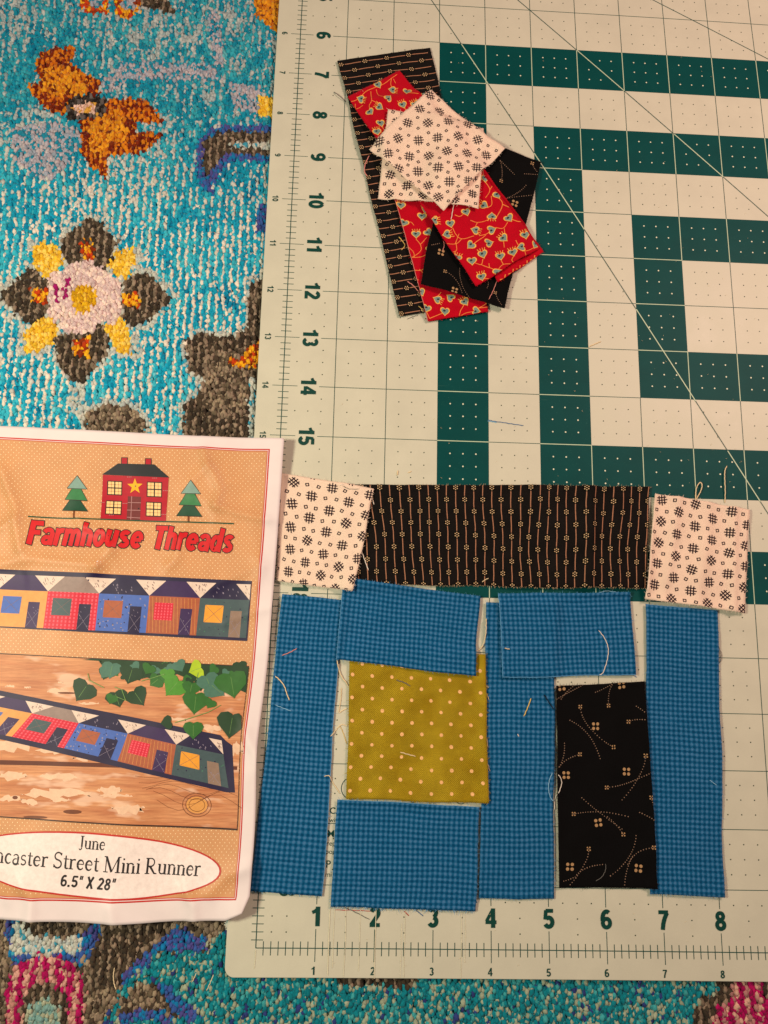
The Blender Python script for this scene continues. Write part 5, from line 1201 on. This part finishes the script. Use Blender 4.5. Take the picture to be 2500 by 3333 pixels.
# threads still hanging from a patch
T([(580, 522), (588, 565), (605, 620), (655, 692)], 'thread_cream', 0.010, C3, b_ul.o, 0.02)
T([(607, 700), (606, 750), (600, 800), (592, 857), (615, 845), (645, 830)], 'thread_cream', 0.009, C3, gold.o)
T([(540, 1008), (570, 972), (600, 940), (620, 935), (645, 945)], 'thread_cream', 0.009, C3, gold.o); T([(600, 945), (620, 990), (642, 1060)], 'thread_yellow', 0.006, C3, gold.o)
T([(498, 1262), (530, 1258), (545, 1290), (560, 1315), (600, 1375)], 'thread_cream', 0.008, C3, b_left.o)
for q in ([(1520, 690), (1545, 697)], [(1528, 735), (1545, 775)], [(1530, 1020), (1537, 1080)], [(1532, 1170), (1550, 1230)]): T(q, 'thread_cream', 0.007, C3, gold.o)
T([(1425, 1010), (1418, 1060), (1416, 1130), (1405, 1200), (1385, 1235), (1355, 1255)], 'thread_cream', 0.009, C1, b_mid.o, 0.03)
T([(385, 665), (412, 710), (440, 750)], 'thread_black', 0.008, C4, door.o, 0.02)
T([(735, 455), (735, 490), (715, 530), (680, 555)], 'thread_grey', 0.005, C6, door.o)
T([(1185, 262), (1183, 215), (1190, 170), (1210, 143), (1222, 165), (1212, 205), (1198, 232), (1190, 255)], 'thread_cream', 0.010, C2, w_right.o, 0.04)
T([(1378, 275), (1376, 200), (1371, 120), (1374, 65), (1392, 32)], 'thread_cream', 0.010, C2, w_right.o, 0.04)
T([(1378, 388), (1393, 430), (1392, 470), (1386, 485)], 'thread_grey', 0.006, C4, b_right.o, 0.02); T([(1325, 1150), (1345, 1165), (1365, 1180)], 'thread_paleblue', 0.006, C4, b_right.o)
T([(870, 112), (880, 95)], 'thread_paleblue', 0.008, C4, b_ur.o); T([(700, 85), (745, 76), (790, 86)], 'thread_paleblue', 0.006, C4, b_ur.o, 0.03); T([(885, 545), (905, 560), (915, 567)], 'thread_blue', 0.006, C4, b_ur.o)
T([(682, 722), (790, 724), (900, 729)], 'thread_red', 0.005, C5, b_low.o); T([(735, 706), (800, 735), (880, 777)], 'thread_grey', 0.006, C5, b_low.o); T([(1075, 728), (1088, 740), (1102, 755)], 'thread_red', 0.006, C5, b_low.o); T([(1145, 725), (1165, 740), (1185, 757)], 'thread_blue', 0.006, C5, b_low.o)
T([(460, 165), (490, 160), (525, 152)], 'thread_white', 0.007, C1, roof.o); T([(480, 172), (520, 190), (585, 192)], 'thread_grey', 0.005, C1, roof.o)
T([(665, 245), (675, 265), (683, 290)], 'thread_white', 0.008, C1, w_left.o)
T([(80, 325), (120, 360), (165, 395)], 'thread_grey', 0.008, C8, red1.o, 0.03); T([(335, 795), (308, 860), (302, 905), (320, 942)], 'thread_pink', 0.010, C8, w1.o, 0.02)
T([(940, 1162), (930, 1215), (918, 1285)], 'thread_white', 0.008, C8, w1.o, 0.02); T([(1252, 1700), (1225, 1770), (1190, 1842)], 'thread_pink', 0.008, C8, red1.o)
T([(548, 1375), (580, 1415), (592, 1440), (568, 1472)], 'thread_yellow', 0.008, C8, red2.o); T([(610, 1698), (650, 1725), (692, 1772)], 'thread_pink', 0.008, C8, red2.o); T([(868, 1425), (872, 1455), (860, 1492)], 'thread_pink', 0.007, C8, red1.o)
T([(610, 1962), (650, 1945), (690, 1935)], 'thread_grey', 0.006, C8, scrap.o); T([(690, 1875), (712, 1895), (725, 1925)], 'thread_yellow', 0.006, C8, red2.o)
T([(1135, 938), (1165, 945), (1190, 938)], 'thread_cream', 0.007, C8, w1.o)

def lint():
    """flecks of lint and cut yarn scattered over the mat"""
    V = []; F = []; rr = random.Random(4)
    spots = [(1640+rr.random()*820, 900+rr.random()*700) for _ in range(46)]+[(1100+rr.random()*1350, 60+rr.random()*1500) for _ in range(60)]+[(820+rr.random()*1600, 2960+rr.random()*200) for _ in range(22)]
    for px, py in spots:
        x, y = at(px, py); l = rr.uniform(.012, .045); t = rr.random()*6.28; r = rr.uniform(.0018, .0036); z = float(gz(x, y))+float(hs(HF, x, y))+r+0.012
        v, f = tube([np.array((x+k*l*math.cos(t+.5*k)/2, y+k*l*math.sin(t+.5*k)/2, z)) for k in (-1, 0, 1)], r, 4)
        F += [tuple(i+len(V) for i in q) for q in f]; V += v
    c = np.mean(V, 0); c[2] = 0
    o = mk('lint', V, F, 'thread_cream', loc=tuple(c)); o['kind'] = 'stuff'; o['label'] = 'tiny flecks of lint strewn over the cutting mat'; o['category'] = 'lint'
lint()
